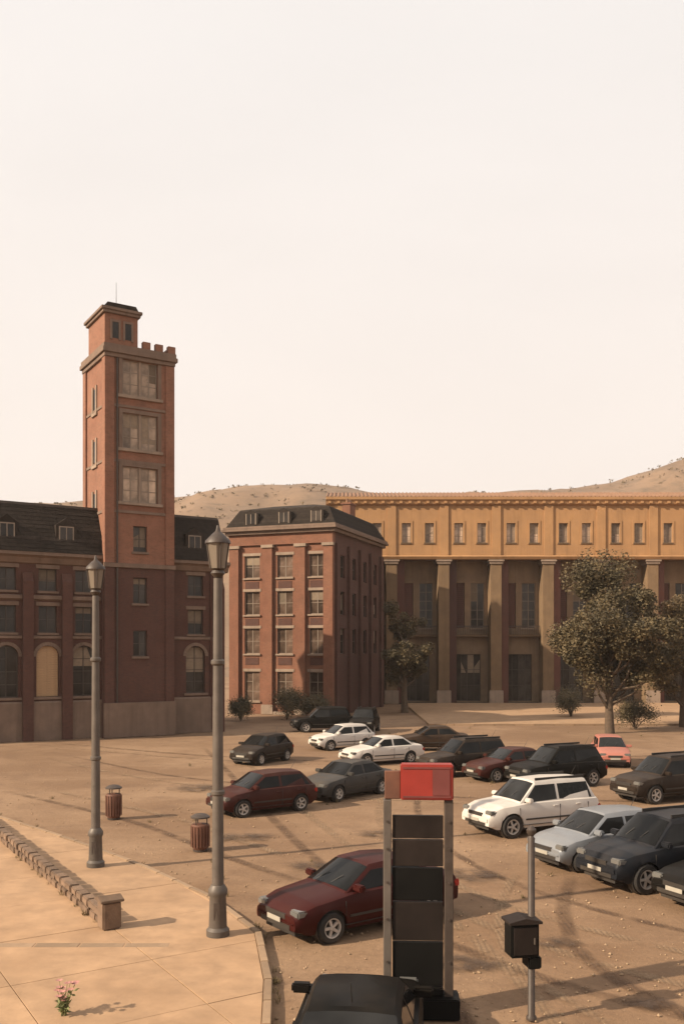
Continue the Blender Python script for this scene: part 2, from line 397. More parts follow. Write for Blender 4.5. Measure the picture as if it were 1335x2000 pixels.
# low stone wall with an end pier on the pavement
a = Vector((-4.95, 19.62)); b = Vector((-14.2, 34.6)); d = (b-a); n = int(d.length/.46)
lw = thing('low_wall', 'low brown stone wall running diagonally across pale pavement from its end pier', 'wall', (a.x, a.y, .1), math.atan2(d.y, d.x))
stones = []
for q_ in range(9):
    mb_ = MB().box(-.222, .222, -.13, .13, 0, random.uniform(.155, .185)); mb_.v = [(x+random.uniform(-.02, .012)*(1 if x > 0 else -1), y+random.uniform(-.025, .015)*(1 if y > 0 else -1), z+random.uniform(-.012, .008)) for x, y, z in mb_.v]
    stones.append(mb_.mesh('stone', 'wall_stone', .022))
for k in range(n):
    for c in range(2):
        o = obj('stone', stones[random.randrange(9)], lw, (.42+k*.46+(.1 if c else 0), random.uniform(-.012, .012), c*.18), random.uniform(-.02, .02))
        o.scale.x = random.uniform(.94, 1.0)
pm = MB().box(-.2, .2, -.2, .2, 0, .58); part('pier', pm, 'wall_stone', lw, .03)
part('cap', MB().prism([(-.25, .58), (.25, .58), (.25, .63), (0, .70), (-.25, .63)], 'y', -.25, .25), 'wall_stone', lw, .012)
# flush border stones
for k in range(22):
    obj('border_stone', CACHE.setdefault('bs', MB().box(-.44, .44, -.13, .13, .02, .104).mesh('border_stone', 'kerb_stone', .01)), pav, (-3.9-k*.9, 18.45, random.uniform(-.002, .002)))

fc = part('forecourt', MB().box(7, 70, 74, 103.9, -.1, .11), 'concrete_pad', None); fc['kind'] = 'structure'
for k in range(30):
    obj('kerb_stone', kerb_me, fc, (8.2+k*1.6, 73.92, .01)).scale.x = 1.65
# ------------------------------------------------------------------ dark brick hall (left)
A = R(32)
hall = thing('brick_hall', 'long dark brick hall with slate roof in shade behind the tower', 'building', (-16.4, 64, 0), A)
ops = []; wins = []; arches = []
X0, X1 = -14.0, 8.9
HZT = 12.2
bays = [-12.6, -9.8, -6.6, -3.95, -1.5, 6.7]
for i, c in enumerate(bays):
    ops.append((c-.75, c+.75, 2.9, 5.6)); arches.append((c, 5.6))
    ops.append((c-.6, c+.6, 7.2, 9.0)); ops.append((c-.6, c+.6, 10.0, 11.5))
wallmb = wall_panel(X0, X1, 0, HZT, ops+[(c-.75, c+.75, 5.6, 6.35) for c in bays], 0, .55)
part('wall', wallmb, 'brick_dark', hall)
for c in bays: part('arch_head', spandrel(c-.75, c+.75, 5.6, 0.0, .5), 'brick_dark', hall)
for c in bays:
    r0, r1 = .75, .98; n = 14
    am = MB()
    for k in range(n):
        p0, p1 = math.pi*k/n+.008, math.pi*(k+1)/n-.008
        am.prism([(c+r0*math.cos(p0), 5.6+r0*math.sin(p0)), (c+r1*math.cos(p0), 5.6+r1*math.sin(p0)), (c+r1*math.cos(p1), 5.6+r1*math.sin(p1)), (c+r0*math.cos(p1), 5.6+r0*math.sin(p1))], 'y', -.05, .02)
    part('arch_ring', am, 'stone_trim', hall)
    tan = abs(c+3.95) < .01
    if tan:
        sm_ = part('shutter', MB().box(c-.72, c-.01, .2, .26, 2.92, 6.3).box(c+.01, c+.72, .2, .26, 2.92, 6.3), 'lit_window_tan', hall); sm_['label'] = 'pale tan shutters standing in for a lit window'
        for zz in frange(3.0, 6.2, .16):
            obj('slat', CACHE.setdefault('slat', MB().box(-.66, .66, -.03, 0, 0, .10).mesh('slat', 'lit_window_tan')), sm_, (c, .199, zz))
    else:
        window(hall, c, 2.9, 1.5, 3.4, .22, mull=1, trans=3)
    part('sill', MB().box(c-.95, c+.95, -.14, .02, 2.72, 2.898), 'stone_trim', hall, .02)
    for z0, hh in ((7.2, 1.8), (10.0, 1.5)):
        window(hall, c, z0, 1.2, hh, .2, mull=1, trans=1, sill='stone_trim')
        part('lintel', MB().box(c-.78, c+.78, -.04, .02, z0+hh+.002, z0+hh+.26), 'stone_trim', hall, .012)
part('plinth', MB().prism([(-.16, 0), (.0, 0), (.0, 2.62), (-.08, 2.62), (-.16, 2.5)], 'x', X0, X1), 'stone_trim', hall)
part('string_course', MB().prism([(0, 9.35), (-.18, 9.45), (-.18, 9.68), (0, 9.72)], 'x', X0, -.4), 'stone_trim', hall)
part('string_course', MB().prism([(0, 6.78), (-.10, 6.82), (-.10, 6.98), (0, 7.02)], 'x', X0, X1), 'stone_trim', hall)
part('cornice', MB().prism([(0, 11.8), (-.12, 11.85), (-.30, 12.2), (-.55, 12.34), (-.55, 12.55), (.3, 12.55), (.3, 11.8)], 'x', X0-.3, X1+.35), 'stone_trim', hall)
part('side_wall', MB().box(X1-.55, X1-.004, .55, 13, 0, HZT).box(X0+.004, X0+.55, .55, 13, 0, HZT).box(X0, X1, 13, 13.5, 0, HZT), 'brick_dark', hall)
part('inner_floor', MB().box(X0+.6, X1-.6, .62, 12.9, 0, .2).box(X0+.6, X1-.6, 6, 6.2, .2, HZT), 'void', hall)
for c in (8.5, -2.72, -5.3, -8.35):
    part('buttress', MB().prism([(-.42, 0), (0, 0), (0, 11.2), (-.1, 11.2), (-.42, 10.6)], 'x', c-.34, c+.34), 'brick_dark', hall, .01)
# mansard slate roof, courses of slates as overlapping strips
rf = part('roof', MB().prism([(-.5, 12.56), (13.9, 12.56), (12.3, 15.9), (7, 16.9), (1.15, 15.9)], 'x', X0-.1, X1+.1), 'slate', hall)
nrow = 12
for k in range(nrow):
    z0 = 12.56+3.34*k/nrow; y0 = -.5+1.65*k/nrow; z1 = z0+3.34/nrow+.06; y1 = y0+1.65/nrow
    mb = MB(); x = X0-.1-(.25 if k % 2 else 0)
    while x < X1+.1:
        xe = min(x+.52, X1+.1); xs_ = max(x+.01, X0-.1); off = random.uniform(0, .02)
        mb.add([(xs_, y0-.07-off, z0), (xe-.01, y0-.07-off, z0), (xe-.01, y1-.025, z1), (xs_, y1-.025, z1), (xs_, y0-.01, z0), (xe-.01, y0-.01, z0)], [(0, 1, 2, 3), (4, 5, 1, 0)])
        x += .52
    s_ = part('slate_course', mb, 'slate', rf)
part('ridge_rail', MB().box(X0, X1, 1.05, 1.2, 15.85, 16.02), 'steel_dark', rf)
for c in (-11, -6.6, -2.72, 6.6):
    dm = part('dormer', MB().prism([(c-.7, 13.1), (c+.7, 13.1), (c+.7, 14.5), (c, 15.0), (c-.7, 14.5)], 'y', -.05, 1.1), 'slate', hall)
    obj('pane', MB().box(c-.42, c+.42, -.075, -.053, 13.3, 14.35).mesh('pane', 'window_glass'), dm)
    obj('frame', MB().box(c-.5, c-.42, -.1, -.053, 13.22, 14.43).box(c+.42, c+.5, -.1, -.053, 13.22, 14.43).box(c-.42, c+.42, -.1, -.053, 14.35, 14.43).box(c-.42, c+.42, -.1, -.053, 13.22, 13.3).box(c-.03, c+.03, -.1, -.076, 13.3, 14.35).mesh('frame', 'frame_grey'), dm)
for c in (5.6,):
    ch_ = part('chimney', MB().box(c-.55, c+.55, 3.0, 3.9, 15.6, 17.6).box(c-.64, c+.64, 2.91, 3.99, 17.602, 17.8), 'brick_dark', hall, .02)
    for dx in (-.3, .3): obj('chimney_pot', CACHE.setdefault('pot', MB().lathe([(.16, 0), (.13, .3), (.15, .42), (.11, .45)], 12).mesh('chimney_pot', 'roof_tile', 0, 40)), ch_, (c+dx, 3.45, 17.8))
part('downpipe', MB().lathe([(.07, .2), (.07, 12.1)], 10, (7.9, -.1, 0)), 'shutter_red', hall, smooth=40)

# ------------------------------------------------------------------ tower
TW, TD = 4.8, 5.0
tow = thing('brick_tower', 'tall brown brick tower with paired windows and higher stair turret', 'tower', (-16.62, 63.9, 0), A)
TT = 27.0; WX = 2.42
wz = [(14.6, 17.0), (18.28, 20.7), (21.95, 24.4)]
tz0 = [HZ-986, HZ-884, HZ-782]; d_ = 65.3
rows_ = [(y/F*d_+CH) for y in tz0]
WH = 2.46
tops = [(WX-1.28, WX+1.28, z, z+WH) for z in rows_]
y0t = -.9
part('wall', wall_panel(0, TW, 12.0, TT, tops+[(WX-.5, WX+.5, 12.9, 14.7)], y0t, y0t+.55), 'brick_tower', tow)
part('lower_wall', wall_panel(0, TW, 0, 12.0, [(WX-.5, WX+.5, 9.3, 11.1), (WX-.5, WX+.5, 5.6, 7.4)], y0t, y0t+.55), 'brick_dark', tow)  # shade over the lower storeys and piers is put into the colour, darker brick
part('band', MB().box(-.2, TW+.2, y0t-.16, y0t+.01, 11.75, 12.05), 'stone_trim', tow, .02)
part('plinth', MB().box(-.2, TW+.2, y0t-.2, y0t+.01, 0, 2.4), 'stone_trim', tow, .03)
part('side_wall', MB().box(.002, .55, y0t+.552, TD+y0t, 0, TT).box(TW-.55, TW-.002, y0t+.552, TD+y0t, 0, TT).box(.55, TW-.55, TD+y0t-.5, TD+y0t-.002, 0, TT), 'brick_tower', tow)
part('inner_floor', MB().box(.56, TW-.56, y0t+2.2, y0t+2.4, .2, TT-.6).box(.56, TW-.56, y0t+.56, TD+y0t-.55, TT-.6, TT-.4), 'void', tow)
for z in rows_:
    window(tow, WX-.66, z, 1.16, WH, y0t+.12, 'frame_grey', 'pane_bright', mull=1, trans=2)
    window(tow, WX+.66, z, 1.16, WH, y0t+.12, 'frame_grey', 'pane_bright', mull=1, trans=2)
    part('mullion', MB().box(WX-.078, WX+.078, y0t+.05, y0t+.4, z, z+WH), 'stone_pale', tow)
    part('surround', MB().box(WX-1.54, WX-1.282, y0t-.06, y0t+.02, z-.002, z+WH+.26).box(WX+1.282, WX+1.54, y0t-.06, y0t+.02, z-.002, z+WH+.26).box(WX-1.282, WX+1.282, y0t-.06, y0t+.02, z+WH+.002, z+WH+.26), 'stone_trim', tow)
    part('sill', MB().box(WX-1.62, WX+1.62, y0t-.16, y0t+.02, z-.22, z-.004), 'stone_pale', tow, .02)
for z, hh in ((12.9, 1.8), (9.3, 1.8), (5.6, 1.8)):
    window(tow, WX, z, 1.0, hh, y0t+.2, mull=1, trans=1, sill='stone_trim')
for x in (0, TW):
    part('corner_pier', MB().box(x-.12 if x == 0 else x-.55, x+.55 if x == 0 else x+.12, y0t-.1, y0t+.6, 12.06, TT-.8), 'brick_tower', tow, .02)
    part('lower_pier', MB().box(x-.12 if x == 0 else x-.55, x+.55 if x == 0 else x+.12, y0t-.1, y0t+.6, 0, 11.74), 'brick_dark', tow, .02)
part('corner_pier', MB().box(-.12, .3, TD+y0t-.6, TD+y0t+.1, 0, TT-.8), 'brick_tower', tow, .02)
for z in (16.1, 19.6, 23.4):
    part('string_course', MB().box(-.06, TW+.06, y0t-.075, y0t+.02, z-.55, z-.37).box(-.06, .02, y0t+.02, TD+y0t+.05, z-.55, z-.37), 'stone_trim', tow)
# left-side slit windows
for z in (15.6, 19.3, 23.0):
    part('slit_window', MB().box(-.03, .06, TD/2+y0t-.3, TD/2+y0t+.3, z, z+1.5), 'window_glass', tow)
    part('surround', MB().box(-.09, .0, TD/2+y0t-.52, TD/2+y0t-.301, z-.2, z+1.7).box(-.09, .0, TD/2+y0t+.301, TD/2+y0t+.52, z-.2, z+1.7).box(-.12, .0, TD/2+y0t-.6, TD/2+y0t+.6, z-.4, z-.201), 'stone_pale', tow)
def ringbox(mb, a, b, c, d_2, z0, z1): return mb.box(a, b, c, d_2, z0, z1)
part('cornice', MB().box(-.16, TW+.16, y0t-.16, TD+y0t+.16, TT-.78, TT-.5).box(-.3, TW+.3, y0t-.3, TD+y0t+.3, TT-.5, TT-.2).box(-.22, TW+.22, y0t-.22, TD+y0t+.22, TT-.2, TT+.1), 'stone_trim', tow, .02)
k = 0
for x in frange(2.85, TW-.1, .93):
    part('merlon', MB().box(x-.28, x+.28, y0t-.15, y0t+.2, TT+.1, TT+.62), 'brick_tower', tow, .02)
for y in frange(y0t+1.0, TD+y0t, .98):
    part('merlon', MB().box(TW-.2, TW+.15, y-.28, y+.28, TT+.1, TT+.62), 'brick_tower', tow, .02)
tur = part('turret', MB().box(-.14, 2.2, y0t-.13, 3.6+y0t, TT+.1, 29.15), 'brick_tower', tow, .02)
obj('cornice', MB().box(-.3, 2.36, y0t-.29, 3.76+y0t, 29.152, 29.35).box(-.42, 2.46, y0t-.39, 3.86+y0t, 29.35, 29.55).mesh('cornice', 'stone_trim', .02), tur)
obj('cap', MB().prism([(-.2, 29.55), (2.26, 29.55), (2.05, 29.9), (.05, 29.9)], 'y', y0t-.2, 3.6+y0t).mesh('cap', 'slate'), tur)
for x in (.6, 1.5):
    o = obj('slit_window', MB().box(x-.22, x+.22, y0t-.16, y0t-.128, 27.5, 28.6).mesh('slit_window', 'window_glass'), tur)
    obj('surround', MB().box(x-.36, x-.221, y0t-.2, y0t-.131, 27.4, 28.75).box(x+.221, x+.36, y0t-.2, y0t-.131, 27.4, 28.75).box(x-.221, x+.221, y0t-.2, y0t-.131, 28.602, 28.75).mesh('surround', 'stone_trim'), tur)
part('lightning_rod', MB().lathe([(.025, 0), (.012, 2.1)], 8, (1.2, y0t+1.5, 29.9)), 'steel_dark', tow)
part('downpipe', MB().lathe([(.06, 0), (.06, TT-.8)], 10, (.75, y0t-.09, 0)), 'steel_dark', tow, smooth=40)

# ------------------------------------------------------------------ orange brick house (centre)
B = R(-20); HW, HD = 10.6, 15.0
corner = Vector((-.8, 85)); o0 = corner-Vector((math.cos(B), math.sin(B)))*HW
hs = thing('brick_house', 'orange brick block with tall pilasters and dark mansard roof, right of the tower', 'building', (o0.x, o0.y, 0), B)
HT = 17.0
wc = [2.35, 5.75, 9.0]
fl = [(1.2, 4.0), (5.7, 8.1), (9.4, 11.6), (12.9, 15.0)]
part('wall', wall_panel(0, HW, 0, HT, [(c-.8, c+.8, a, b) for c in wc for a, b in fl], 0, .5), 'brick_orange', hs)
for c in wc:
    for i, (a, b) in enumerate(fl):
        window(hs, c, a, 1.6, b-a, .16, 'frame_grey', 'pane_mid', mull=1, trans=1 if i else 2, sill='stone_pale')
        part('lintel', MB().box(c-.95, c+.95, -.05, .02, b+.002, b+.28), 'stone_pale', hs, .015)
        if i: part('spandrel_panel', MB().box(c-.7, c+.7, -.04, .02, a-1.05, a-.35), 'brick_dark', hs, .01)
for x in (.55, 4.05, 7.4, 10.2):
    p = part('pilaster', MB().box(x-.5, x+.5 if x < 10 else HW+.05, -.3, .0, 0, 15.7), 'brick_orange', hs, .02)
    obj('capital', MB().box(x-.62, x+.62 if x < 10 else HW+.15, -.42, .0, 15.702, 16.0).mesh('capital', 'stone_pale', .02), p)
    obj('base', MB().box(x-.6, x+.6 if x < 10 else HW+.12, -.4, -.302, 0, .9).mesh('base', 'stone_pale', .02), p)
part('frieze', MB().box(-.02, HW+.02, -.22, .0, 16.002, HT), 'brick_orange', hs)
part('cornice', MB().box(-.3, HW+.3, -.5, HD+.3, HT, HT+.3).box(-.55, HW+.55, -.8, HD+.55, HT+.3, HT+.55).box(-.45, HW+.45, -.66, HD+.45, HT+.55, HT+.75), 'stone_trim', hs, .03)
sops = [(y-.6, y+.6, a, b) for y in (2.5, 5.8, 9.1, 12.4) for a, b in fl[1:]]
sw = wall_panel(.5, HD, 0, HT, sops, -.5, 0)
sw.v = [(HW+y-.002, x, z) for x, y, z in sw.v]
part('side_wall', sw, 'brick_dark', hs)  # side away from the sun: shade put into wall and pilasters as darker brick
for y in (2.5, 5.8, 9.1, 12.4):
    for a, b in fl[1:]: window(hs, HW-.2, a, 1.2, b-a, y, rot=R(90), sill=None)
for y in (.75, 4.2, 7.5, 10.8, 14.3):
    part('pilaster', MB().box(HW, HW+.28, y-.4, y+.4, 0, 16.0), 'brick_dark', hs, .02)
part('back_wall', MB().box(0, .5, .5, HD-.5, 0, HT).box(0, HW-.5, HD-.5, HD, 0, HT), 'brick_orange', hs)
part('inner_floor', MB().box(.6, HW-.6, 5, 5.2, .1, HT-.2).box(.6, HW-4.6, 5.3, 5.5, .1, HT-.2), 'void', hs)
zb, zt = HT+.75, HT+2.55
def frus(i0, i1, z0, z1): 
    return ([(i0, i0, z0), (HW-i0, i0, z0), (HW-i0, HD-i0, z0), (i0, HD-i0, z0), (i1, i1, z1), (HW-i1, i1, z1), (HW-i1, HD-i1, z1), (i1, HD-i1, z1)], [(0,1,5,4),(1,2,6,5),(2,3,7,6),(3,0,4,7),(4,5,6,7),(3,2,1,0)])
rf = part('roof', MB().add(*frus(-.3, .75, zb, zt)), 'slate', hs)
obj('roof_top', MB().add(*frus(.75, 3.2, zt, zt+.6)).mesh('roof_top', 'slate'), rf)
for k in range(9):
    f0, f1 = k/9, (k+1)/9
    a0 = -.3+1.05*f0-.05; a1 = -.3+1.05*f1-.005; z0 = zb+(zt-zb)*f0; z1 = zb+(zt-zb)*f1
    obj('slate_course', MB().add([(a0, a0, z0), (HW-a0, a0, z0), (HW-a0, HD-a0, z0), (a1, a1, z1), (HW-a1, a1, z1), (HW-a1, HD-a1, z1)], [(0,1,4,3), (1,2,5,4)]).mesh('slate_course', 'slate'), rf)
for c in wc:
    dm = part('dormer', MB().prism([(c-.7, zb+.1), (c+.7, zb+.1), (c+.7, zb+1.3), (c, zb+1.65), (c-.7, zb+1.3)], 'y', -.25, 1.4), 'slate', hs)
    obj('pane', MB().box(c-.45, c+.45, -.28, -.253, zb+.3, zb+1.2).mesh('pane', 'window_glass'), dm)
    obj('frame', MB().box(c-.53, c-.45, -.30, -.253, zb+.22, zb+1.27).box(c+.45, c+.53, -.30, -.253, zb+.22, zb+1.27).box(c-.03, c+.03, -.30, -.281, zb+.3, zb+1.2).mesh('frame', 'frame_grey'), dm)
for x, y in ((HW-2.4, 11),):
    ch_ = part('chimney', MB().box(x-.45, x+.45, y-.8, y+.8, zt-1, zt+1.6).box(x-.55, x+.55, y-.9, y+.9, zt+1.602, zt+1.8), 'brick_orange', hs, .02)
    for dy in (-.5, 0, .5): obj('chimney_pot', CACHE['pot'], ch_, (x, y+dy, zt+1.8))
part('door', MB().box(5.75-.78, 5.75+.78, -.02, .05, 1.18, 1.2).box(5.75-.9, 5.75+.9, -.75, -.3, 0, .28), 'stone_pale', hs)

# ------------------------------------------------------------------ ochre building with deep colonnade (right)
OY = 104.; P0 = 11.5-5.9*2; PIT = 5.9
och = thing('ochre_building', 'wide ochre plastered building over a tall dark colonnade on the right', 'building', (0, OY, 0), 0)
ox0, ox1 = P0-1.5, P0+PIT*10+1.5; EZ = 23.0; BZ = 16.3; RD = 2.2
aops = []
nb = 10
for i in range(nb):
    c = P0+PIT*(i+.5)
    for dx in (-1.3, 1.3): aops.append((c+dx-.5, c+dx+.5, 18.2, 20.4))
part('attic_wall', wall_panel(ox0, ox1, BZ, EZ, aops, 0, .6), 'plaster_ochre', och)
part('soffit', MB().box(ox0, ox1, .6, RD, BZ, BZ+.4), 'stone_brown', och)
bops = []
for i in range(nb):
    c = P0+PIT*(i+.5)
    bops += [(c-1.9, c-.35, 8.6, 13.8), (c+.35, c+1.9, 8.6, 13.8), (c-1.5, c+1.5, .2, 5.6)]
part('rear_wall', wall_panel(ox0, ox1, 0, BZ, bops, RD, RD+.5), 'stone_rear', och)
part('inner_floor', MB().box(ox0, ox1, RD+2.2, RD+2.4, 0, EZ-.3).box(ox0, ox1, .0, RD+2.2, -.1, .06), 'void', och)
lou = MB()
for z in frange(.1, 5.0, .22): lou.box(-.68, .68, -.04, .0, z, z+.15)
lou_me = lou.mesh('louvre', 'shutter_red'); lou_me2 = MB().box(-.72, .72, 0, .06, 0, 5.15).mesh('shutter', 'shutter_red')
for i in range(nb):
    c = P0+PIT*(i+.5)
    if c/OY*F+667.5 > 1500: continue
    for dx in (-1.3, 1.3):
        window(och, c+dx, 18.2, 1.0, 2.2, .22, 'frame_grey', 'pane_bright', mull=1, trans=2, sill='stone_brown')
        part('surround', MB().box(c+dx-.72, c+dx-.502, -.06, .02, 18.0, 20.7).box(c+dx+.502, c+dx+.72, -.06, .02, 18.0, 20.7).box(c+dx-.502, c+dx+.502, -.06, .02, 20.402, 20.7), 'plaster_ochre', och)
    s_ = obj('shutter', lou_me2, och, (c-1.125, RD+.1, 8.62)); obj('louvre', lou_me, s_)
    window(och, c+1.125, 8.6, 1.55, 5.2, RD+.2, 'frame_grey', 'window_glass', mull=1, trans=4, sill='stone_pale')
    window(och, c, .2, 3.0, 5.4, RD+.2, 'frame_dark', 'window_glass', mull=3, trans=2)
    part('balcony', MB().box(c-2.3, c+2.3, RD-.9, RD, 7.6, 7.85), 'stone_brown', och, .02)
    rl = MB().box(c-2.25, c+2.25, RD-.98, RD-.9, 8.75, 8.85)
    for x in frange(c-2.2, c+2.2, .2): rl.box(x-.02, x+.02, RD-.96, RD-.92, 7.85, 8.75)
    part('railing', rl, 'steel_dark', och)
for i in range(nb+1):
    x = P0+PIT*i
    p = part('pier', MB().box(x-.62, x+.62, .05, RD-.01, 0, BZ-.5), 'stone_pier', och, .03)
    obj('base', MB().box(x-.8, x+.8, -.12, .048, 0, 1.5).mesh('base', 'stone_pale', .03), p)
    obj('capital', MB().box(x-.76, x+.76, -.1, RD-.02, BZ-.5, BZ-.24).box(x-.9, x+.9, -.22, RD-.03, BZ-.24, BZ-.003).mesh('capital', 'stone_pale', .03), p)
    part('strip', MB().box(x+.66, x+1.5, .7, 1.2, 0, BZ-.004), 'shutter_red', och, .02)['label'] = 'dark red slim shaft beside the pier'
    part('attic_pilaster', MB().box(x-.5, x+.5, -.16, 0, BZ+.45, EZ-.6), 'plaster_ochre', och, .02)
part('string_course', MB().prism([(.0, BZ), (-.25, BZ+.02), (-.4, BZ+.3), (-.2, BZ+.44), (0, BZ+.44)], 'x', ox0, ox1), 'plaster_ochre', och)
part('cornice', MB().prism([(0, EZ-.6), (-.3, EZ-.5), (-.4, EZ-.15), (-.55, EZ), (-.55, EZ+.3), (0, EZ+.35)], 'x', ox0, ox1), 'plaster_ochre', och)
for x in frange(ox0+.4, ox1-.4, 1.0): obj('modillion', CACHE.setdefault('modil', MB().box(-.16, .16, -.5, -.302, -.42, -.16).mesh('modillion', 'plaster_ochre')), och, (x, 0, EZ))
rf = part('roof', MB().prism([(-.5, EZ+.3), (12, EZ+.3), (7, EZ+2.0)], 'x', ox0, ox1), 'roof_tile', och)
tl = MB()
for x in frange(ox0, ox1, .45): tl.prism([(x, 0), (x+.06, .1), (x+.16, .1), (x+.22, 0)], 'y', 0, 1)
tl.v = [(x, -.55+y*7.5, EZ+.3+y*1.7+z) for x, y, z in tl.v]
obj('tile_rib', tl.mesh('tile_rib', 'roof_tile'), rf)
part('side_wall', MB().box(ox0-.02, ox0+.5, .61, 12, 0, EZ-.02).box(ox0, ox1, 12, 12.4, 0, EZ), 'plaster_ochre', och)

# ------------------------------------------------------------------ trees and bushes
def tree(name, label, loc, ht, rad, leaf, nleaf, seed, lean=0, group=None, zc=.62):
    rnd = random.Random(seed)
    t_ = thing(name, label, 'tree', loc, rnd.uniform(0, 6), group)
    tr = MB(); top = Vector((lean, 0, ht*.62)); r0 = ht*.024
    tr.tube([(0, 0, -.2), (.05, .03, ht*.15), (lean*.5, .08, ht*.36), top], [r0*1.35, r0, r0*.8, r0*.4], 10)
    tips = []
    for k in range(22):
        f = rnd.uniform(.2, .98); base = Vector((lean*f*.8, .04, ht*.62*f)); a = k*2.4+rnd.uniform(-.4, .4); el = rnd.uniform(.25, 1.1)
        ln = rad*rnd.uniform(.55, .95); tip = base+Vector((math.cos(a)*math.cos(el)*ln, math.sin(a)*math.cos(el)*ln, math.sin(el)*ln*1.2+ht*.05))
        midp = base.lerp(tip, .5)+Vector((0, 0, -.15*ln))
        tr.tube([base, midp, tip], [r0*.45, r0*.3, r0*.1], 6); tips += [tip, base.lerp(tip, .7)]
        for q in range(2):
            tp = tip+Vector((rnd.gauss(0, .5), rnd.gauss(0, .5), rnd.uniform(.1, .8)))*rad*.3
            tr.tube([midp.lerp(tip, .6), tp], [r0*.16, r0*.06], 5); tips.append(tp)
    tips += [top+Vector((0, 0, ht*.2)), top+Vector((.2, 0, ht*.1))]
    part('trunk', tr, 'bark', t_, smooth=60)
    cl = []
    for tp in tips: cl.append((tp, rad*rnd.choice((.10, .15, .2, .26, .33))))
    cm = MB(); vs = []; fs = []
    for _ in range(nleaf):
        c, r_ = rnd.choice(cl)
        dv = Vector((rnd.gauss(0, 1), rnd.gauss(0, 1), rnd.gauss(0, .75))); dv = dv.normalized()*r_*rnd.random()**.45
        p = c+dv; s_ = rnd.uniform(.05, .13)*ht/10
        a = Vector((rnd.gauss(0, 1), rnd.gauss(0, 1), rnd.gauss(0, .6))).normalized(); b = a.cross(Vector((rnd.gauss(0, 1), rnd.gauss(0, 1), rnd.gauss(0, 1)))).normalized()
        i = len(vs); vs += [p-a*s_, p+b*s_*.5, p+a*s_, p-b*s_*.5]; fs.append((i, i+1, i+2, i+3))
    cm.add(vs, fs); obj('crown', cm.mesh('crown', leaf, fix=False), t_)
    return t_
p = ground_pt(1190, 1432); tree('olive_tree', 'dense dark olive tree before the ochre building, the largest tree', (p.x, p.y, 0), 11.6, 4.7, 'leaf_olive', 85000, 3, .3)
p = ground_pt(1296, 1420); tree('olive_tree', 'smaller loose tree at the right edge before the colonnade', (p.x+1.5, p.y, 0), 10.5, 3.4, 'leaf_dry', 42000, 5, -.2)
p = ground_pt(790, 1392); tree('olive_tree', 'dark slim tree in the shade right of the orange brick block', (p.x, p.y, 0), 11.5, 2.6, 'leaf_olive', 36000, 9, .1)
def bush(label, loc, r_, h_, seed, leaf='leaf_olive', n=7000):
    rnd = random.Random(seed); t_ = thing('bush', label, 'bush', loc, 0)
    st = MB(); vs = []; fs = []
    for k in range(9):
        a = rnd.uniform(0, 6.3); tip = Vector((math.cos(a)*r_*rnd.uniform(.2, .8), math.sin(a)*r_*rnd.uniform(.2, .8), h_*rnd.uniform(.5, .9)))
        st.tube([(0, 0, 0), tip*.5+Vector((0, 0, .1)), tip], [.04, .03, .01], 5)
        for _ in range(n//9):
            p = tip+Vector((rnd.gauss(0, r_*.24), rnd.gauss(0, r_*.24), rnd.gauss(0, h_*.18)))
            if p.z < .02: p.z = rnd.uniform(.03, .3)
            s_ = rnd.uniform(.03, .08); a_ = Vector((rnd.gauss(0, 1), rnd.gauss(0, 1), rnd.gauss(0, 1))).normalized(); b_ = a_.orthogonal()
            i = len(vs); vs += [p-a_*s_, p+b_*s_*.5, p+a_*s_, p-b_*s_*.5]; fs.append((i, i+1, i+2, i+3))
    part('stem', st, 'bark', t_); cm = MB(); cm.add(vs, fs); obj('foliage', cm.mesh('foliage', leaf, fix=False), t_)
for i, (px, py, r_, h_, lb) in enumerate([(560, 1405, 1.6, 2.3, 'dark bush at the foot of the orange brick block, leftmost'), (610, 1405, 1.5, 1.8, 'low dark bush at the foot of the orange brick block, in the middle'), (470, 1408, 1.1, 1.6, 'small bush in the gap between the hall and the orange brick block'),
        (1115, 1402, 1.5, 2.2, 'round bush before the colonnade, left of the largest tree'), (1240, 1425, 1.4, 1.9, 'low bush before the colonnade, right of the largest tree')]):
    p = ground_pt(px, py); bush(lb, (p.x, p.y, 0), r_, h_, 30+i)

# ------------------------------------------------------------------ cars
def lerp_tab(tab, x):
    if x <= tab[0][0]: return tab[0][1]
    for (a, ya), (b, yb) in zip(tab, tab[1:]):
        if x <= b:
            k = (x-a)/(b-a); return ya+(yb-ya)*k
    return tab[-1][1]
TYPES = {
 'sedan': dict(L=4.45, W=1.78, H=1.45, top=[(-2.22, .78), (-2.1, .93), (-1.45, .98), (-.3, .96), (.85, .95), (1.75, .83), (2.08, .72), (2.2, .60)], cab=(1.0, .22, -.95, -1.62), ax=(1.38, -1.3), wr=.315),
 'hatch': dict(L=3.95, W=1.72, H=1.50, top=[(-1.97, .80), (-1.9, .95), (-1.0, .97), (.8, .96), (1.5, .86), (1.85, .74), (1.95, .60)], cab=(1.02, .22, -1.35, -1.86), ax=(1.25, -1.2), wr=.31),
 'suv': dict(L=4.5, W=1.86, H=1.76, top=[(-2.24, .85), (-2.16, 1.08), (-1.0, 1.10), (.85, 1.09), (1.75, 1.0), (2.12, .88), (2.24, .70)], cab=(1.08, .36, -1.75, -2.1), ax=(1.4, -1.36), wr=.37),
}
CARM = {}
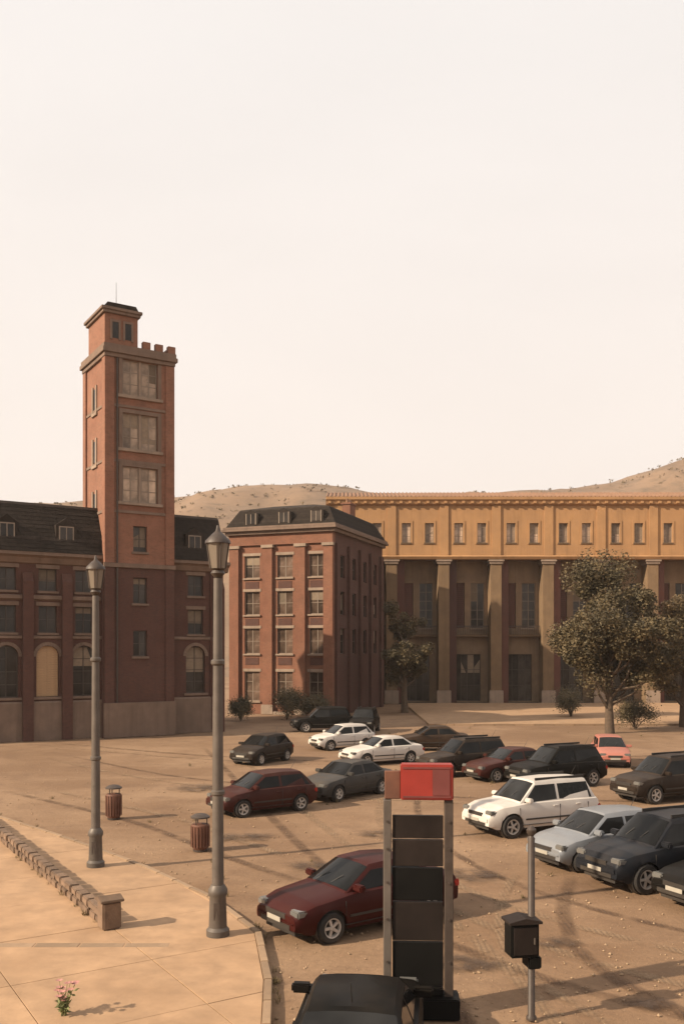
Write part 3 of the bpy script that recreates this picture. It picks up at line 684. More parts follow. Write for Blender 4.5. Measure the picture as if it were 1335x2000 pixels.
def car_meshes(kind):
    if kind in CARM: return CARM[kind]
    T = TYPES[kind]; Lh = T['L']/2; W2 = T['W']/2; H = T['H']; wr = T['wr']; out = {}
    top = lambda x: lerp_tab(T['top'], x)
    hw = lambda x: W2*(1-.16*abs(x/Lh)**5)
    base = .21 if kind != 'suv' else .28
    def bot(x):
        z = base+.13*max(0, (abs(x)-Lh*.86)/(Lh*.14))
        for a_ in T['ax']:
            r_ = wr+.055
            if abs(x-a_) < r_: z = max(z, wr+math.sqrt(r_*r_-(x-a_)**2))
        return z
    xs_ = sorted(set([round(v, 3) for v in frange(-Lh, Lh, .07)]+[round(a_+s*(wr+.055)*math.cos(k*math.pi/16), 3) for a_ in T['ax'] for s in (-1, 1) for k in range(9)]+[-Lh+.02, Lh-.02, -Lh+.05, Lh-.05]))
    mb = MB(); secs = []
    for x in xs_:
        zt, zb_, h_ = top(x), bot(x), hw(x); lo = base+.02
        def zz(f): return max(zb_, lo+(zt-lo)*f)
        half = [(h_*.90, zb_), (h_*.965, zz(.16)), (h_*.995, zz(.42)), (h_*1.0, zz(.62)), (h_*.975, zz(.83)), (h_*.945, zt-.035), (h_*.86, zt), (h_*.45, zt+.028), (0, zt+.035)]
        secs.append([(x, y, z) for y, z in half]+[(x, -y, z) for y, z in reversed(half[:-1])])
    n = len(secs[0]); vs = [p for s in secs for p in s]; fs = []
    for i in range(len(secs)-1):
        for k in range(n-1): fs.append((i*n+k, i*n+k+1, (i+1)*n+k+1, (i+1)*n+k))
    fs.append(tuple(range(n))); fs.append(tuple((len(secs)-1)*n+k for k in reversed(range(n))))
    mb.add(vs, fs); out['body'] = (mb, 'PAINT', 32)
    ub = MB(); ub.box(-Lh+.12, Lh-.12, -W2*.62, W2*.62, base-.02, base+.42); out['underbody'] = (ub, 'plastic_black', 0)
    # cabin
    c0, c1, c2, c3 = T['cab']; zr = H-.035
    bw, rw = .885, .68
    st = [(c0, top(c0)-.01, .0), (c1, zr, 1), ((c1+c2)/2, H, 1), (c2, zr-.01, 1), (c3, top(c3)-.01, .0)]
    def belt(x): return (hw(x)*bw, top(x)-.03)
    def roofe(x): return (hw(x)*rw, zr-.05)
    cb = MB(); vs = []; 
    # sections: at c0 (belt only), c1..c2 (full), c3
    sec = []
    for x, z, f in st:
        if f == 0:
            b_ = belt(x); half = [(b_[0], b_[1]), (b_[0]*.985, b_[1]+.012), (b_[0]*.93, b_[1]+.03), (b_[0]*.5, b_[1]+.05), (0, b_[1]+.055)]
        else:
            b_ = belt(x); r_ = roofe(x); half = [b_, (r_[0]+.02, r_[1]-.03), (r_[0]-.05, z-.012), (r_[0]*.5, z+.012), (0, z+.018)]
        sec.append([(x, y, z_) for y, z_ in half]+[(x, -y, z_) for y, z_ in reversed(half[:-1])])
    n = 9; vs = [p for s in sec for p in s]; fs = []
    for i in range(4):
        for k in range(n-1): fs.append((i*n+k, i*n+k+1, (i+1)*n+k+1, (i+1)*n+k))
    cb.add(vs, fs); out['cabin'] = (cb, 'PAINT', 28)
    def quadpane(pts, off, nseg=1):
        c = sum((Vector(p) for p in pts), Vector())/len(pts); nrm = (Vector(pts[1])-Vector(pts[0])).cross(Vector(pts[-1])-Vector(pts[0])).normalized()
        if nrm.dot(c-Vector((0, 0, .6))) < 0: nrm = -nrm
        a_ = [Vector(p)+nrm*off for p in pts]; b_ = [Vector(p)-nrm*.03 for p in pts]; m_ = len(pts)
        return MB().add(a_+b_, [tuple(range(m_)), tuple(range(2*m_-1, m_-1, -1))]+[(i, (i+1) % m_, m_+(i+1) % m_, m_+i) for i in range(m_)])
    def P(i, k): return Vector(sec[i][k])
    def bil(a, b, c, d, u, v): return a.lerp(b, u).lerp(d.lerp(c, u), v)
    def curved(i0, i1, u0, u1):            # windscreen or rear window following the section points 2..6
        mbp = MB(); A_ = []; 
        for row, u in ((0, u0), (1, u1)):
            line = []
            for k in range(1, 8):
                p0, p1 = P(i0, k), P(i1, k); line.append(p0.lerp(p1, u))
            A_.append(line)
        # trim the sides
        for row in A_:
            row[0] = row[0].lerp(row[1], .75); row[-1] = row[-1].lerp(row[-2], .75)
        c_ = Vector((0, 0, .5)); vs2 = []
        for row in A_:
            for p in row:
                dirv = Vector((1 if i0 == 0 else -1, 0, .9)).normalized(); vs2.append(p+dirv*.008)
        m_ = len(A_[0]); mbp.add(vs2, [(k, k+1, m_+k+1, m_+k) for k in range(m_-1)])
        return mbp
    out['windscreen'] = (curved(0, 1, .08, .92), 'car_glass', 40)
    out['rear_window'] = (curved(4, 3, .14, .9), 'car_glass', 40)
    def side(s):
        res = []
        def pt(x, f):     # f: 0 belt, 1 roof edge
            b_ = belt(x); 
            # roof edge line from windscreen base to roof to rear base
            if x > c1: k = (c0-x)/(c0-c1); r_ = (b_[0]*.985+(roofe(c1)[0]+.02-b_[0]*.985)*k, b_[1]+.012+(roofe(c1)[1]-.03-b_[1]-.012)*k)
            elif x < c2: k = (x-c3)/(c2-c3); r_ = (b_[0]*.985+(roofe(c2)[0]+.02-b_[0]*.985)*k, b_[1]+.012+(roofe(c2)[1]-.03-b_[1]-.012)*k)
            else: r0_ = roofe(x); r_ = (r0_[0]+.02, r0_[1]-.03)
            return Vector((x, s*(b_[0]+(r_[0]-b_[0])*f), b_[1]+(r_[1]-b_[1])*f))
        mid = (c0+c3)/2+.05
        f0, f1 = .1, .93
        fr = [pt(c0-.16, f0), pt(mid+.05, f0), pt(mid+.05, f1), pt(c1+.01, f1)]
        rr = [pt(mid-.05, f0), pt(c3+.2, f0), pt(c2-.0, f1), pt(mid-.05, f1)]
        return quadpane(fr, .007), quadpane(rr, .007)
    out['side_window'] = [(m_, 'car_glass', 0) for s in (1, -1) for m_ in side(s)]
    # seams, handles, mirrors
    mid = (c0+c3)/2+.05; ex = []
    sm_ = []
    for s in (1, -1):
        d_ = MB()
        for x in (c0+.05, mid, c3+.45):
            h_ = hw(x); zt = top(x)
            d_.box(x-.006, x+.006, min(s*h_*.93, s*(h_*1.004)), max(s*h_*.93, s*(h_*1.004)), max(base+.1, bot(x)+.02), zt-.12)
        d_.box(c3+.45, c0+.05, min(s*W2*.9, s*W2*.986), max(s*W2*.9, s*W2*.986), base+.10, base+.112)
        sm_.append((d_, 'plastic_black', 0))
    out['door_seam'] = sm_
    out['door_handle'] = [(MB().box(x, x+.18, min(s*W2*.95, s*(W2*.985+.03)), max(s*W2*.95, s*(W2*.985+.03)), top(0)-.17, top(0)-.14), 'PAINT', 0) for s in (1, -1) for x in (mid+.08, mid-.85)]
    out['mirror'] = [(MB().box(c0-.36, c0-.2, min(s*W2*.84, s*(W2+.15)), max(s*W2*.84, s*(W2+.15)), top(c0)+.03, top(c0)+.17), 'PAINT', 0, .03) for s in (1, -1)]
    fz = T['top'][-2][1]
    out['headlight'] = [(MB().box(Lh-.30, Lh-.045, min(s*W2*.52, s*W2*.885), max(s*W2*.52, s*W2*.885), fz-.135, fz+.012), 'lamp_lens', 0, .03) for s in (1, -1)]
    out['taillight'] = [(MB().box(-Lh-.012, -Lh+.2, min(s*W2*.60, s*W2*.875), max(s*W2*.60, s*W2*.875), top(-Lh)-.16, top(-Lh)-.0), 'tail_lens', 0, .02) for s in (1, -1)]
    out['antenna'] = (MB().tube([(c2+.1, 0, H-.01), (c2-.12, 0, H+.32)], [.009, .004], 5), 'plastic_black', 0)
    out['side_trim'] = [(MB().box(T['ax'][1]+wr+.12, T['ax'][0]-wr-.12, min(s*W2*.97, s*(W2+.008)), max(s*W2*.97, s*(W2+.008)), base+.26, base+.31), 'plastic_black', 0) for s in (1, -1)]
    gr = MB().box(Lh-.1, Lh+.006, -W2*.42, W2*.42, fz-.20, fz-.09)
    out['grille'] = (gr, 'plastic_black', 0)
    out['lower_intake'] = (MB().box(Lh-.1, Lh+.01, -W2*.62, W2*.62, base+.12, base+.22), 'plastic_black', 0)
    out['bumper'] = [(MB().box(Lh-.16, Lh+.035, -W2*.80, W2*.80, base+.225, fz-.215), 'PAINT', 0, .03), (MB().box(-Lh-.035, -Lh+.16, -W2*.80, W2*.80, base+.17, base+.36), 'PAINT', 0, .03)]
    out['number_plate'] = [(MB().box(Lh+.036, Lh+.046, -.25, .25, base+.225, base+.225+.10), 'plate_white', 0), (MB().box(-Lh-.046, -Lh-.036, -.25, .25, base+.21, base+.31), 'plate_white', 0)]
    if kind == 'suv': out['roof_rail'] = [(MB().box(c2, c1-.1, s*W2*.56-.02, s*W2*.56+.02, H-.03, H+.05), 'plastic_black', 0) for s in (1, -1)]
    out['wiper'] = [(MB().tube([P(0, 4)+Vector((-.05, y, .02)), P(0, 4).lerp(P(1, 4), .45)+Vector((.03, y+.22, .015))], [.009, .007], 5), 'plastic_black', 0) for y in (-.45, .05)]
    res = []
    for nm, v in out.items():
        for it in (v if isinstance(v, list) else [v]):
            mb_, mat, sm2 = it[:3]; bv = it[3] if len(it) > 3 else 0
            res.append((nm, mb_.mesh(nm, 'rubber' if mat == 'PAINT' else mat, bv, sm2 or (40 if bv else 0)), mat == 'PAINT'))
    ty = MB().lathe([(wr*.62, -.085), (wr*.66, -.1), (wr*.93, -.1), (wr, -.07), (wr, .07), (wr*.93, .1), (wr*.66, .1), (wr*.62, .085)], 28, axis='y', cap=False).mesh('tyre', 'rubber', 0, 40)
    rm = MB().lathe([(wr*.66, -.098), (wr*.58, -.09), (wr*.54, -.02), (wr*.54, .02), (wr*.58, .09), (wr*.66, .098)], 24, axis='y', cap=False).lathe([(wr*.16, -.085), (wr*.16, .085)], 12, axis='y').lathe([(wr*.55, -.012), (wr*.55, .012)], 24, axis='y', m=1)
    for k in range(5):
        a_ = k*2*math.pi/5; c_, s_ = math.cos(a_), math.sin(a_)
        for yy in (-1, 1):
            q = [(wr*.1*c_-.03*s_, wr*.1*s_+.03*c_), (wr*.57*c_-.03*s_, wr*.57*s_+.03*c_), (wr*.57*c_+.03*s_, wr*.57*s_-.03*c_), (wr*.1*c_+.03*s_, wr*.1*s_-.03*c_)]
            rm.prism(q, 'y', yy*.035, yy*.075)
    rmm = rm.mesh('rim', ['rim_metal', 'plastic_black'], 0, 30)
    ah = MB().lathe([(wr+.05, -.10), (wr+.05, .1)], 20, axis='y').mesh('wheel_well', 'plastic_black', 0, 40)
    CARM[kind] = (res, ty, rmm, ah); return CARM[kind]
PM = {}
def car(kind, label, loc, heading, colour, group, name='parked_car', z=0.0):
    """heading: direction of the nose as an angle from +x"""
    res, ty, rmm, ah = car_meshes(kind); T = TYPES[kind]
    c = thing(name, label, 'car', (loc[0], loc[1], z), heading, group)
    for nm, me, pnt in res:
        if pnt:
            key = (me.name, colour)
            if key not in PM: m2 = me.copy(); m2.materials.clear(); m2.materials.append(MATS[colour]); PM[key] = m2
            me = PM[key]
        obj(nm, me, c)
    for ax in T['ax']:
        for s in (1, -1):
            wl = obj('wheel', ah, c, (ax, s*(T['W']/2-.2), T['wr']))
            wl2 = obj('tyre', ty, wl, (0, s*.085, -.012)); obj('rim', rmm, wl, (0, s*.085, -.012))
    return c
paint('paint_white', (.52, .48, .44), .3, 0, .3); paint('paint_silver', (.22, .23, .245), .3, .3, .2); paint('paint_red_dark', (.036, .006, .005), .42, 0, .04, .12)
paint('paint_black', (.006, .0055, .005), .45, 0, .04, .08); paint('paint_dark', (.020, .014, .011), .45, 0, .12, .12); paint('paint_brown', (.03, .018, .012), .42, 0, .18, .13)
paint('paint_maroon', (.04, .010, .008), .42, 0, .12, .13); paint('paint_pink', (.34, .125, .095), .4, 0, .3); paint('paint_bluegrey', (.04, .038, .036), .4, 0, .2, .15); paint('paint_navy', (.010, .012, .016), .4, 0, .08, .12)
def at(px, py): q = ground_pt(px, py); return (q.x, q.y)
hd = math.atan2(-.43, -.9)
def nose(px, py, L_):
    q = ground_pt(px, py); return (q.x+.9*L_/2, q.y+.43*L_/2)
G1 = 'cars parked side by side in the right-hand row'; G2 = 'cars parked around the dirt lot'
car('suv', 'white dusty car parked farthest back in the near right-hand row', nose(930, 1632, 4.4), hd, 'paint_white', G1)
car('hatch', 'blue-grey silver hatchback between the white car and the dark blue-black car', nose(1056, 1697, 4), hd+.02, 'paint_silver', G1)
car('suv', 'dark blue-black car nearest the camera in the right-hand row', nose(1168, 1738, 4.4), hd-.02, 'paint_navy', G1)
car('sedan', 'black car cut off by the right edge of the picture', nose(1318, 1778, 4.4), hd+.01, 'paint_black', G1)
car('sedan', 'dark red car in the foreground, partly behind the tall red-topped sign', (.42, 20.4), R(180+36), 'paint_red_dark', G2)
car('sedan', 'black car at the bottom edge, in front of the red-topped sign', (.22, 12.8), R(90-6), 'paint_black', G2)
car('hatch', 'dark maroon car on the left side of the lot beyond the lamp post', at(512, 1584), R(180+35), 'paint_maroon', G2)
car('hatch', 'small dark car farther back behind the maroon car', at(512, 1488), R(180+60), 'paint_dark', G2)
car('sedan', 'dark grey car in mid lot, just left behind the red-topped sign', (at(676, 1560)[0], at(676, 1560)[1]+.9), R(180+48), 'paint_bluegrey', G2)
car('hatch', 'white car far back in the lot, left one of the two white cars', at(668, 1462), R(180+30), 'paint_white', G2)
car('sedan', 'white car far back in the lot, right one of the two white cars', at(745, 1490), R(180+28), 'paint_white', G2)
car('sedan', 'dark brown car far back, right of the two white cars', at(842, 1464), R(180+8), 'paint_brown', G2)
car('suv', 'dark car standing in the second row, left end behind the white car', at(905, 1512), hd, 'paint_dark', G2)
car('sedan', 'maroon-brown car standing in the second row, second from its left end', at(995, 1520), hd+.03, 'paint_maroon', G2)
car('suv', 'black car standing in the second row, third from its left end', at(1085, 1534), hd, 'paint_black', G2)
car('suv', 'dark brown car at the right end of the second row', at(1300, 1560), hd, 'paint_dark', G2)
car('hatch', 'pinkish red car far back on the right, before the trees', at(1190, 1492), R(270-8), 'paint_pink', G2)
car('suv', 'black car parked before the orange brick block, left of the two', at(628, 1428), R(180+15), 'paint_black', G2)
car('suv', 'black car parked before the orange brick block, right of the two', at(712, 1430), R(180+80), 'paint_black', G2)

# ------------------------------------------------------------------ street furniture
def lamp_post(label, loc, z0):
    t_ = thing('lamp_post', label, 'lamp post', (loc[0], loc[1], z0), 0, 'grey lamp posts')
    part('base', MB().lathe([(.24, 0), (.24, .12), (.19, .18), (.17, .8), (.20, .86), (.20, .95), (.14, 1.05)], 20), 'steel_grey', t_, smooth=35)
    part('post', MB().lathe([(.125, 1.0), (.115, 3.0), (.09, 7.4)], 18), 'steel_grey', t_, smooth=40)
    for z in (2.9, 5.6): part('collar', MB().lathe([(.12, z), (.145, z+.03), (.145, z+.09), (.11, z+.12)], 18), 'steel_grey', t_, smooth=35)
    part('lantern_neck', MB().lathe([(.06, 7.4), (.15, 7.5), (.12, 7.56), (.17, 7.6)], 12), 'steel_dark', t_, smooth=35)
    hd_ = part('lantern_cap', MB().lathe([(.27, 8.12), (.26, 8.18), (.12, 8.32), (.05, 8.38), (.02, 8.5)], 12), 'steel_dark', t_, smooth=35)
    part('lamp_glass', MB().lathe([(.145, 7.6), (.215, 8.12)], 8), 'lamp_smoke', t_)
    for k in range(4):
        a_ = k*math.pi/2+.4; part('lantern_bar', MB().tube([(.16*math.cos(a_), .16*math.sin(a_), 7.6), (.235*math.cos(a_), .235*math.sin(a_), 8.12)], [.018, .018], 6), 'steel_dark', t_)
    part('access_door', MB().box(-.06, .06, -.178, -.15, .35, .7), 'steel_dark', t_)
    return t_
lamp_post('grey lamp post on the pavement before the tower, farther of the two', (-6.73, 25.2), .1)
lamp_post('grey lamp post near the kerb corner, nearer of the two', (-2.57, 19.1), .1)

# tall sign with red header
tx, ty_ = ground_pt(816, 1983)[:2]; TWd = .57
sg = thing('totem_sign', 'tall dark panelled sign on two posts with a blank red header board', 'sign', (tx, ty_, 0), R(-3))
for s, wd in ((-1, .13), (1, .14)):
    part('post', MB().box(s*TWd-wd if s > 0 else -TWd, TWd if s > 0 else -TWd+wd, -.09, .09, 0, 3.55), 'steel_grey' if s < 0 else 'steel_dark', sg, .01)
zz = .5; pid = 0
for hgt in (.74, .66, .56, .46, .4, .2):
    if zz+hgt > 3.5: break
    o = part('panel', MB().box(-TWd+.15, TWd-.16, -.05, .05, zz, zz+hgt-.03), 'panel_black' if pid in (0, 2) else 'panel_dark', sg, .008)
    zz += hgt; pid += 1
for s in (-1, 1):
    for z in (.9, 1.6, 2.2, 2.75, 3.2): part('bolt', MB().lathe([(.022, -.112), (.022, -.088)], 8, (s*(TWd-.065), 0, z), 'y'), 'steel_dark', sg)
part('plinth', MB().box(-TWd-.1, TWd+.1, -.24, .24, 0, .34).box(-TWd+.15, TWd-.16, -.1, .1, .34, .48), 'panel_black', sg, .02)
hb = part('header_board', MB().box(-TWd+.28, TWd+.0, -.15, .15, 3.56, 4.14), 'red_board', sg, .02)
obj('border', MB().box(-TWd+.32, TWd-.04, -.162, -.152, 3.60, 3.63).box(-TWd+.32, TWd-.04, -.162, -.152, 4.07, 4.10).mesh('border', 'red_dark'), hb)
obj('side_panel', MB().box(TWd-.34, TWd-.06, -.166, -.152, 3.64, 4.06).mesh('side_panel', 'red_dark'), hb)
part('bracket', MB().box(-TWd+.02, -TWd+.28, -.05, .05, 3.56, 4.02), 'wood_bench', sg, .01)

# post with a dark box, right
q = ground_pt(1037, 1992)
bp = thing('box_post', 'slim dark post carrying a black metal box, right of the red-topped sign', 'post', (q.x, q.y, 0), R(10))
part('post', MB().lathe([(.085, 0), (.085, .05), (.06, .08), (.055, 2.95), (.03, 3.0)], 16), 'steel_dark', bp, smooth=40)
bx = part('box', MB().box(-.42, .05, -.22, .12, 1.08, 1.62).box(-.12, .1, -.2, .12, .88, 1.078), 'panel_black', bp, .02)
obj('door', MB().box(-.38, .01, -.235, -.221, 1.13, 1.57).mesh('door', 'panel_dark', .006), bx)
obj('hood', MB().prism([(-.46, 1.622), (.09, 1.622), (.09, 1.66), (-.185, 1.72), (-.46, 1.66)], 'y', -.26, .15).mesh('hood', 'panel_dark'), bx)
obj('handle', MB().box(-.05, -.03, -.26, -.236, 1.3, 1.4).mesh('handle', 'steel_grey'), bx)
for z in (1.2, 1.5): part('clamp', MB().lathe([(.075, z), (.075, z+.05)], 14), 'steel_grey', bp)
part('finial', MB().lathe([(.03, 2.98), (.075, 3.03), (.08, 3.09), (.03, 3.15)], 12), 'steel_dark', bp, smooth=40)

def litter_bin(label, px, py, ht, z0):
    q = ground_pt(px, py); t_ = thing('litter_bin', label, 'litter bin', (q.x, q.y, z0), 0, 'litter bins')
    part('foot', MB().lathe([(.22, 0), (.22, .05)], 18), 'steel_dark', t_)
    bd = part('body', MB().lathe([(.2, .05), (.25, .12), (.27, ht-.28), (.25, ht-.25)], 20), 'wood_bench', t_, smooth=35)
    sl_ = MB().box(-.02, .02, -.018, 0, .14, ht-.3).mesh('slat', 'wood_bench')
    for k in range(18):
        a_ = k*2*math.pi/18; o = obj('slat', sl_, bd, (.268*math.cos(a_), .268*math.sin(a_), 0), a_+math.pi/2)
    for k in range(3): a_ = k*2.1; part('strut', MB().box(.2*math.cos(a_)-.015, .2*math.cos(a_)+.015, .2*math.sin(a_)-.015, .2*math.sin(a_)+.015, ht-.26, ht-.06), 'steel_dark', t_)
    part('lid', MB().lathe([(.29, ht-.06), (.29, ht-.02), (.18, ht+.05), (.03, ht+.08)], 20), 'steel_dark', t_, smooth=35)
litter_bin('brown slatted litter bin beside the farther lamp post', 222, 1600, 1.15, 0)
litter_bin('dark slatted litter bin left of the nearer lamp post', 391, 1662, 1.05, 0)

# flowering weed on the pavement
q = ground_pt(125, 1996)
WS = 1.15; wd = thing('flowering_weed', 'small pink flowering weed growing in a pavement joint at lower left', 'weed', (q.x, q.y, .1))
rnd = random.Random(4); st = MB(); lf = MB(); pt_ = MB()
for k in range(16):
    a_ = rnd.uniform(0, 6.3); r_ = rnd.uniform(.04, .2); tip = Vector((math.cos(a_)*r_, math.sin(a_)*r_, rnd.uniform(.22, .46)))
    st.tube([(rnd.uniform(-.03, .03), rnd.uniform(-.03, .03), 0), tip*.5+Vector((0, 0, .05)), tip], [.006, .005, .003], 5)
    for _ in range(7):
        p = tip*rnd.uniform(.1, .75); s_ = rnd.uniform(.03, .06); aa = Vector((rnd.gauss(0, 1), rnd.gauss(0, 1), rnd.gauss(.3, .6))).normalized(); bb = aa.orthogonal().normalized()
        lf.add([p, p+aa*s_+bb*s_*.35, p+aa*s_*2, p+aa*s_-bb*s_*.35], [(0, 1, 2, 3)])
    for j in range(6):
        b_ = j*math.pi/3; c_ = Vector((math.cos(b_), math.sin(b_), .25)); d_ = Vector((-math.sin(b_), math.cos(b_), 0))
        pt_.add([tip, tip+c_*.03+d_*.024, tip+c_*.06, tip+c_*.03-d_*.024], [(0, 1, 2, 3)])
wd.scale = (WS, WS, WS); part('stem', st, 'leaf_weed', wd); obj('leaves', lf.mesh('leaves', 'leaf_weed', fix=False), wd); obj('flowers', pt_.mesh('flowers', 'petal', fix=False), wd)['kind'] = 'stuff'

# loose stones and grit on the dirt
rnd = random.Random(11); pb = MB()
for _ in range(5200):
    y = 13+38*rnd.random()**1.7; x = rnd.uniform(-.4, .4)*y
    inside = False
    for (ax_, ay_), (bx_, by_) in zip(BND, BND[1:]):
        if by_ <= y <= ay_ and x < ax_+(bx_-ax_)*(y-ay_)/(by_-ay_)+.15: inside = True
    if inside: continue
    r_ = .008+.035*rnd.random()**4; z = -.012
    vs = [(x+r_*a, y+r_*b, z+r_*c*.8) for a, b, c in ((rnd.uniform(.7, 1.2), 0, .2), (0, rnd.uniform(.7, 1.2), .3), (-rnd.uniform(.7, 1.2), 0, .2), (0, -rnd.uniform(.7, 1.2), .3), (rnd.uniform(-.3, .3), rnd.uniform(-.3, .3), 1.2), (0, 0, -.8))]
    pb.add(vs, [(0,1,4), (1,2,4), (2,3,4), (3,0,4), (1,0,5), (2,1,5), (3,2,5), (0,3,5)])
o = obj('grit', pb.mesh('grit', 'pebble', fix=False)); o['kind'] = 'stuff'; o['label'] = 'loose stones scattered on the dirt lot'; o['category'] = 'stones'

# tyre tracks and stains on the dirt: thin worn sheets just above it
def wear(name, col, lo, hi, sc_, strength, tread=False):
    m, t, bs = nodes(name); v = objvec(t)
    uv = N(t, 'ShaderNodeUVMap').outputs[0]
    n = noise_n(t, v, sc_, 6, .7)
    s2 = N(t, 'ShaderNodeSeparateXYZ'); t.links.new(uv, s2.inputs[0])
    a1 = N(t, 'ShaderNodeMath', operation='MULTIPLY'); t.links.new(rng(t, n, lo, hi, 0, strength), a1.inputs[0]); t.links.new(s2.outputs[0], a1.inputs[1])
    col_ = mixc(t, noise_n(t, v, 9, 5), col, tuple(x*.7 for x in col))
    t.links.new(col_, bs.inputs['Base Color']); bs.inputs['Roughness'].default_value = .95
    t.links.new(a1.outputs[0], bs.inputs['Alpha'])
    if tread:
        wv = N(t, 'ShaderNodeTexWave'); wv.inputs['Scale'].default_value = 3; wv.inputs['Distortion'].default_value = 2; t.links.new(v, wv.inputs[0]); bump(t, bs, wv.outputs[0], .5, .02)
wear('track_dirt', (.125, .068, .036), .36, .62, 1.3, .75, True); wear('track_pale', (.30, .195, .115), .38, .62, 1.1, .7, True); wear('stain', (.06, .036, .024), .38, .6, 2.2, .8)
def ribbon(name, pts, wd_, mat, z):
    P_ = [Vector(q) for q in pts]; sm2 = []
    for i in range(len(P_)-1):
        p0, p1, p2, p3 = P_[max(i-1, 0)], P_[i], P_[i+1], P_[min(i+2, len(P_)-1)]
        for k in range(14):
            t_ = k/14; sm2.append(.5*((2*p1)+(-p0+p2)*t_+(2*p0-5*p1+4*p2-p3)*t_*t_+(-p0+3*p1-3*p2+p3)*t_**3))
    n = len(sm2); vs = []; fs = []; us = []
    for i, q in enumerate(sm2):
        d = (sm2[min(i+1, n-1)]-sm2[max(i-1, 0)]).normalized(); nn = Vector((-d.y, d.x)); e_ = min(1, i/6, (n-1-i)/6)
        for f, u in ((-.5, 0), (-.2, 1), (.2, 1), (.5, 0)):
            c = q+nn*wd_*f; vs.append((c.x, c.y, .018*noise.noise((c.x*.45, c.y*.45, 0))+.012*noise.noise((c.x*1.3, c.y*1.3, 4))-.02+z)); us.append((u*e_, 0))
    for i in range(n-1):
        for k in range(3): fs.append((i*4+k, i*4+k+1, (i+1)*4+k+1, (i+1)*4+k))
    me = MB().add(vs, fs).mesh(name, mat, fix=False); uvl = me.uv_layers.new(name='UVMap')
    for lp in me.loops: uvl.data[lp.index].uv = us[lp.vertex_index]
    o = obj(name, me); o['kind'] = 'structure'; return o
k_ = 0
for pts in ([(14, 11), (7, 15), (3, 19), (.5, 25), (-1.5, 32), (-4, 42), (-8, 58)], [(16, 14), (9, 17.5), (4.6, 22), (2.5, 28), (2.2, 36), (4, 46), (8, 60)], [(-16, 52), (-9, 44), (-3, 40), (3, 37.5), (12, 36), (22, 37)], [(-14, 40), (-7, 33), (-2.6, 27), (1, 22), (2.6, 16), (3.0, 9)], [(-20, 60), (-8, 52), (2, 49), (14, 51), (26, 54)], [(12, 9), (6.5, 13), (4.2, 17), (4.3, 21), (5.5, 25)]):
    for off in (-.72, .72):
        pp = []
        for i, q in enumerate(pts):
            d = (Vector(pts[min(i+1, len(pts)-1)])-Vector(pts[max(i-1, 0)])).normalized(); pp.append(Vector(q)+Vector((-d.y, d.x))*off)
        k_ += 1; ribbon('tyre_track', pp, .42 if k_ % 3 else .34, 'track_dirt' if (k_//2) % 2 else 'track_pale', .012+.0015*k_)
def blot(loc, r_, z):
    vs = [(loc[0], loc[1], z)]; us = [(1, 0)]; fs = []; n = 22
    for f, u in ((.55, .9), (1, 0)):
        for k in range(n):
            a_ = 2*math.pi*k/n; rr = r_*f*(1+.3*noise.noise((math.cos(a_)*1.3+loc[0], math.sin(a_)*1.3, loc[1]))); vs.append((loc[0]+rr*math.cos(a_)*1.4, loc[1]+rr*math.sin(a_), z)); us.append((u, 0))
    for k in range(n):
        fs.append((0, 1+k, 1+(k+1) % n)); fs.append((1+k, 1+n+k, 1+n+(k+1) % n, 1+(k+1) % n))
    me = MB().add(vs, fs).mesh('oil_stain', 'stain', fix=False); uvl = me.uv_layers.new(name='UVMap')
    for lp in me.loops: uvl.data[lp.index].uv = us[lp.vertex_index]
    o = obj('oil_stain', me); o['kind'] = 'structure'
for i, (x, y, r_) in enumerate([(2.3, 17.6, .6), (3.4, 24.6, .8), (-.8, 25.5, .7), (4.4, 18.9, .45), (1.8, 30, 1.0), (6.6, 16.0, .5), (-3.2, 29.5, .8), (7.5, 33, 1.1), (-6, 40, 1.2), (5.2, 15.6, .35)]): blot((x, y), r_, .034+.001*i)
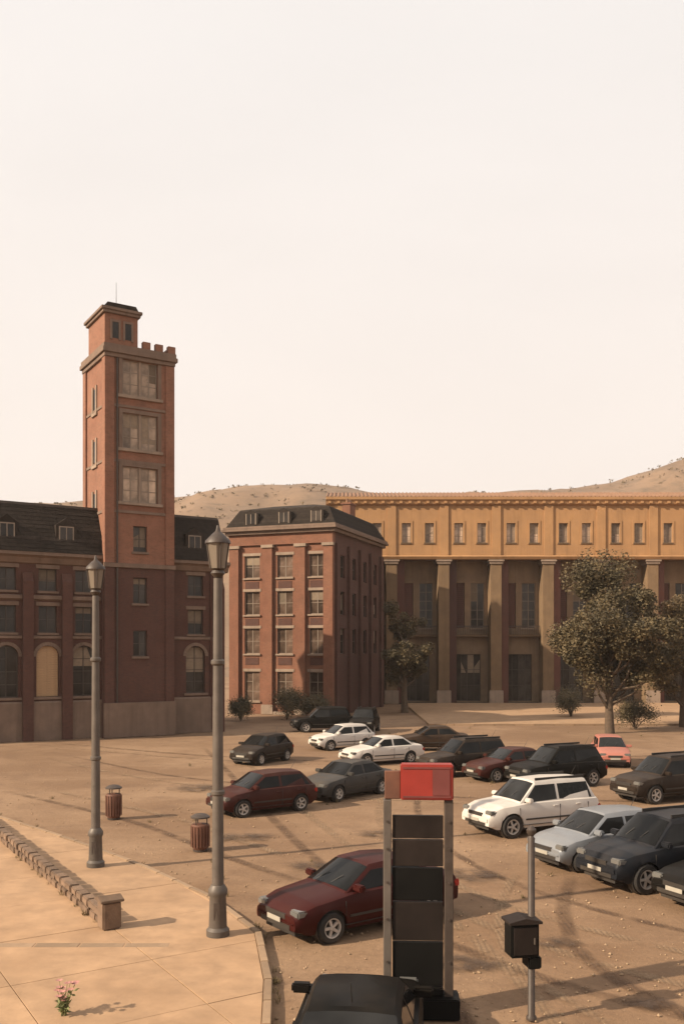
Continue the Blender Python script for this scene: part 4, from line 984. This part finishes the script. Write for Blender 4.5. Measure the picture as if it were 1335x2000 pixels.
# dry grass along the kerb and the wall foot
rnd = random.Random(21); dg = MB()
def tuft(x, y, z, n, h_):
    for _ in range(n):
        a_ = rnd.uniform(0, 6.3); l_ = h_*rnd.uniform(.5, 1); b_ = Vector((x+rnd.gauss(0, .035), y+rnd.gauss(0, .035), z)); d = Vector((math.cos(a_)*rnd.uniform(.1, .7), math.sin(a_)*rnd.uniform(.1, .7), 1)).normalized(); sd = Vector((-math.sin(a_), math.cos(a_), 0))*.006
        dg.add([b_-sd, b_+sd, b_+d*l_*.6+sd*.7, b_+d*l_+Vector((d.x, d.y, -.1))*l_*.25, b_+d*l_*.6-sd*.7], [(0, 1, 2, 3, 4)])
for (ax_, ay_), (bx_, by_) in zip(BND[1:], BND[2:]):
    ln = math.hypot(bx_-ax_, by_-ay_)
    for _ in range(int(ln*2.2)):
        f = rnd.random(); tuft(ax_+(bx_-ax_)*f+rnd.uniform(.07, .2), ay_+(by_-ay_)*f+.04, -.02, rnd.randint(5, 16), rnd.uniform(.06, .22))
wa = Vector((-4.95, 19.62)); wdv = (Vector((-14.2, 34.6))-wa).normalized()
for _ in range(34):
    q = wa+wdv*rnd.uniform(.3, 16)+Vector((-.85, -.53))*rnd.choice((.17, -.17)); tuft(q.x, q.y, .09, rnd.randint(4, 14), rnd.uniform(.05, .2))
for _ in range(170):
    y = rnd.uniform(22, 72); x = rnd.uniform(-.4, .4)*y; ins = any(by_ <= y <= ay_ and x < ax_+(bx_-ax_)*(y-ay_)/(by_-ay_)+.2 for (ax_, ay_), (bx_, by_) in zip(BND, BND[1:]))
    if not ins and noise.noise((x*.2, y*.2, 9)) > .05: tuft(x, y, -.02, rnd.randint(6, 20), rnd.uniform(.06, .25))
o = obj('dry_grass', dg.mesh('dry_grass', 'leaf_straw', fix=False)); o['kind'] = 'stuff'; o['label'] = 'dry grass tufts along the kerb and over the dirt'; o['category'] = 'grass'

# dusty air
hz = part('haze', MB().box(-900, 900, -60, 640, -1.5, 175), 'dirt', None)
hz['kind'] = 'stuff'; hz['label'] = 'thin warm dust haze in the air'; hz['category'] = 'haze'
hm_ = bpy.data.materials.new('haze_air'); hm_.use_nodes = True; t = hm_.node_tree
t.nodes.remove(t.nodes['Principled BSDF']); pv = t.nodes.new('ShaderNodeVolumePrincipled')
pv.inputs['Color'].default_value = (1, .93, .86, 1); pv.inputs['Density'].default_value = .00022; pv.inputs['Anisotropy'].default_value = .2
t.links.new(pv.outputs[0], t.nodes['Material Output'].inputs['Volume'])
hz.data.materials.clear(); hz.data.materials.append(hm_)
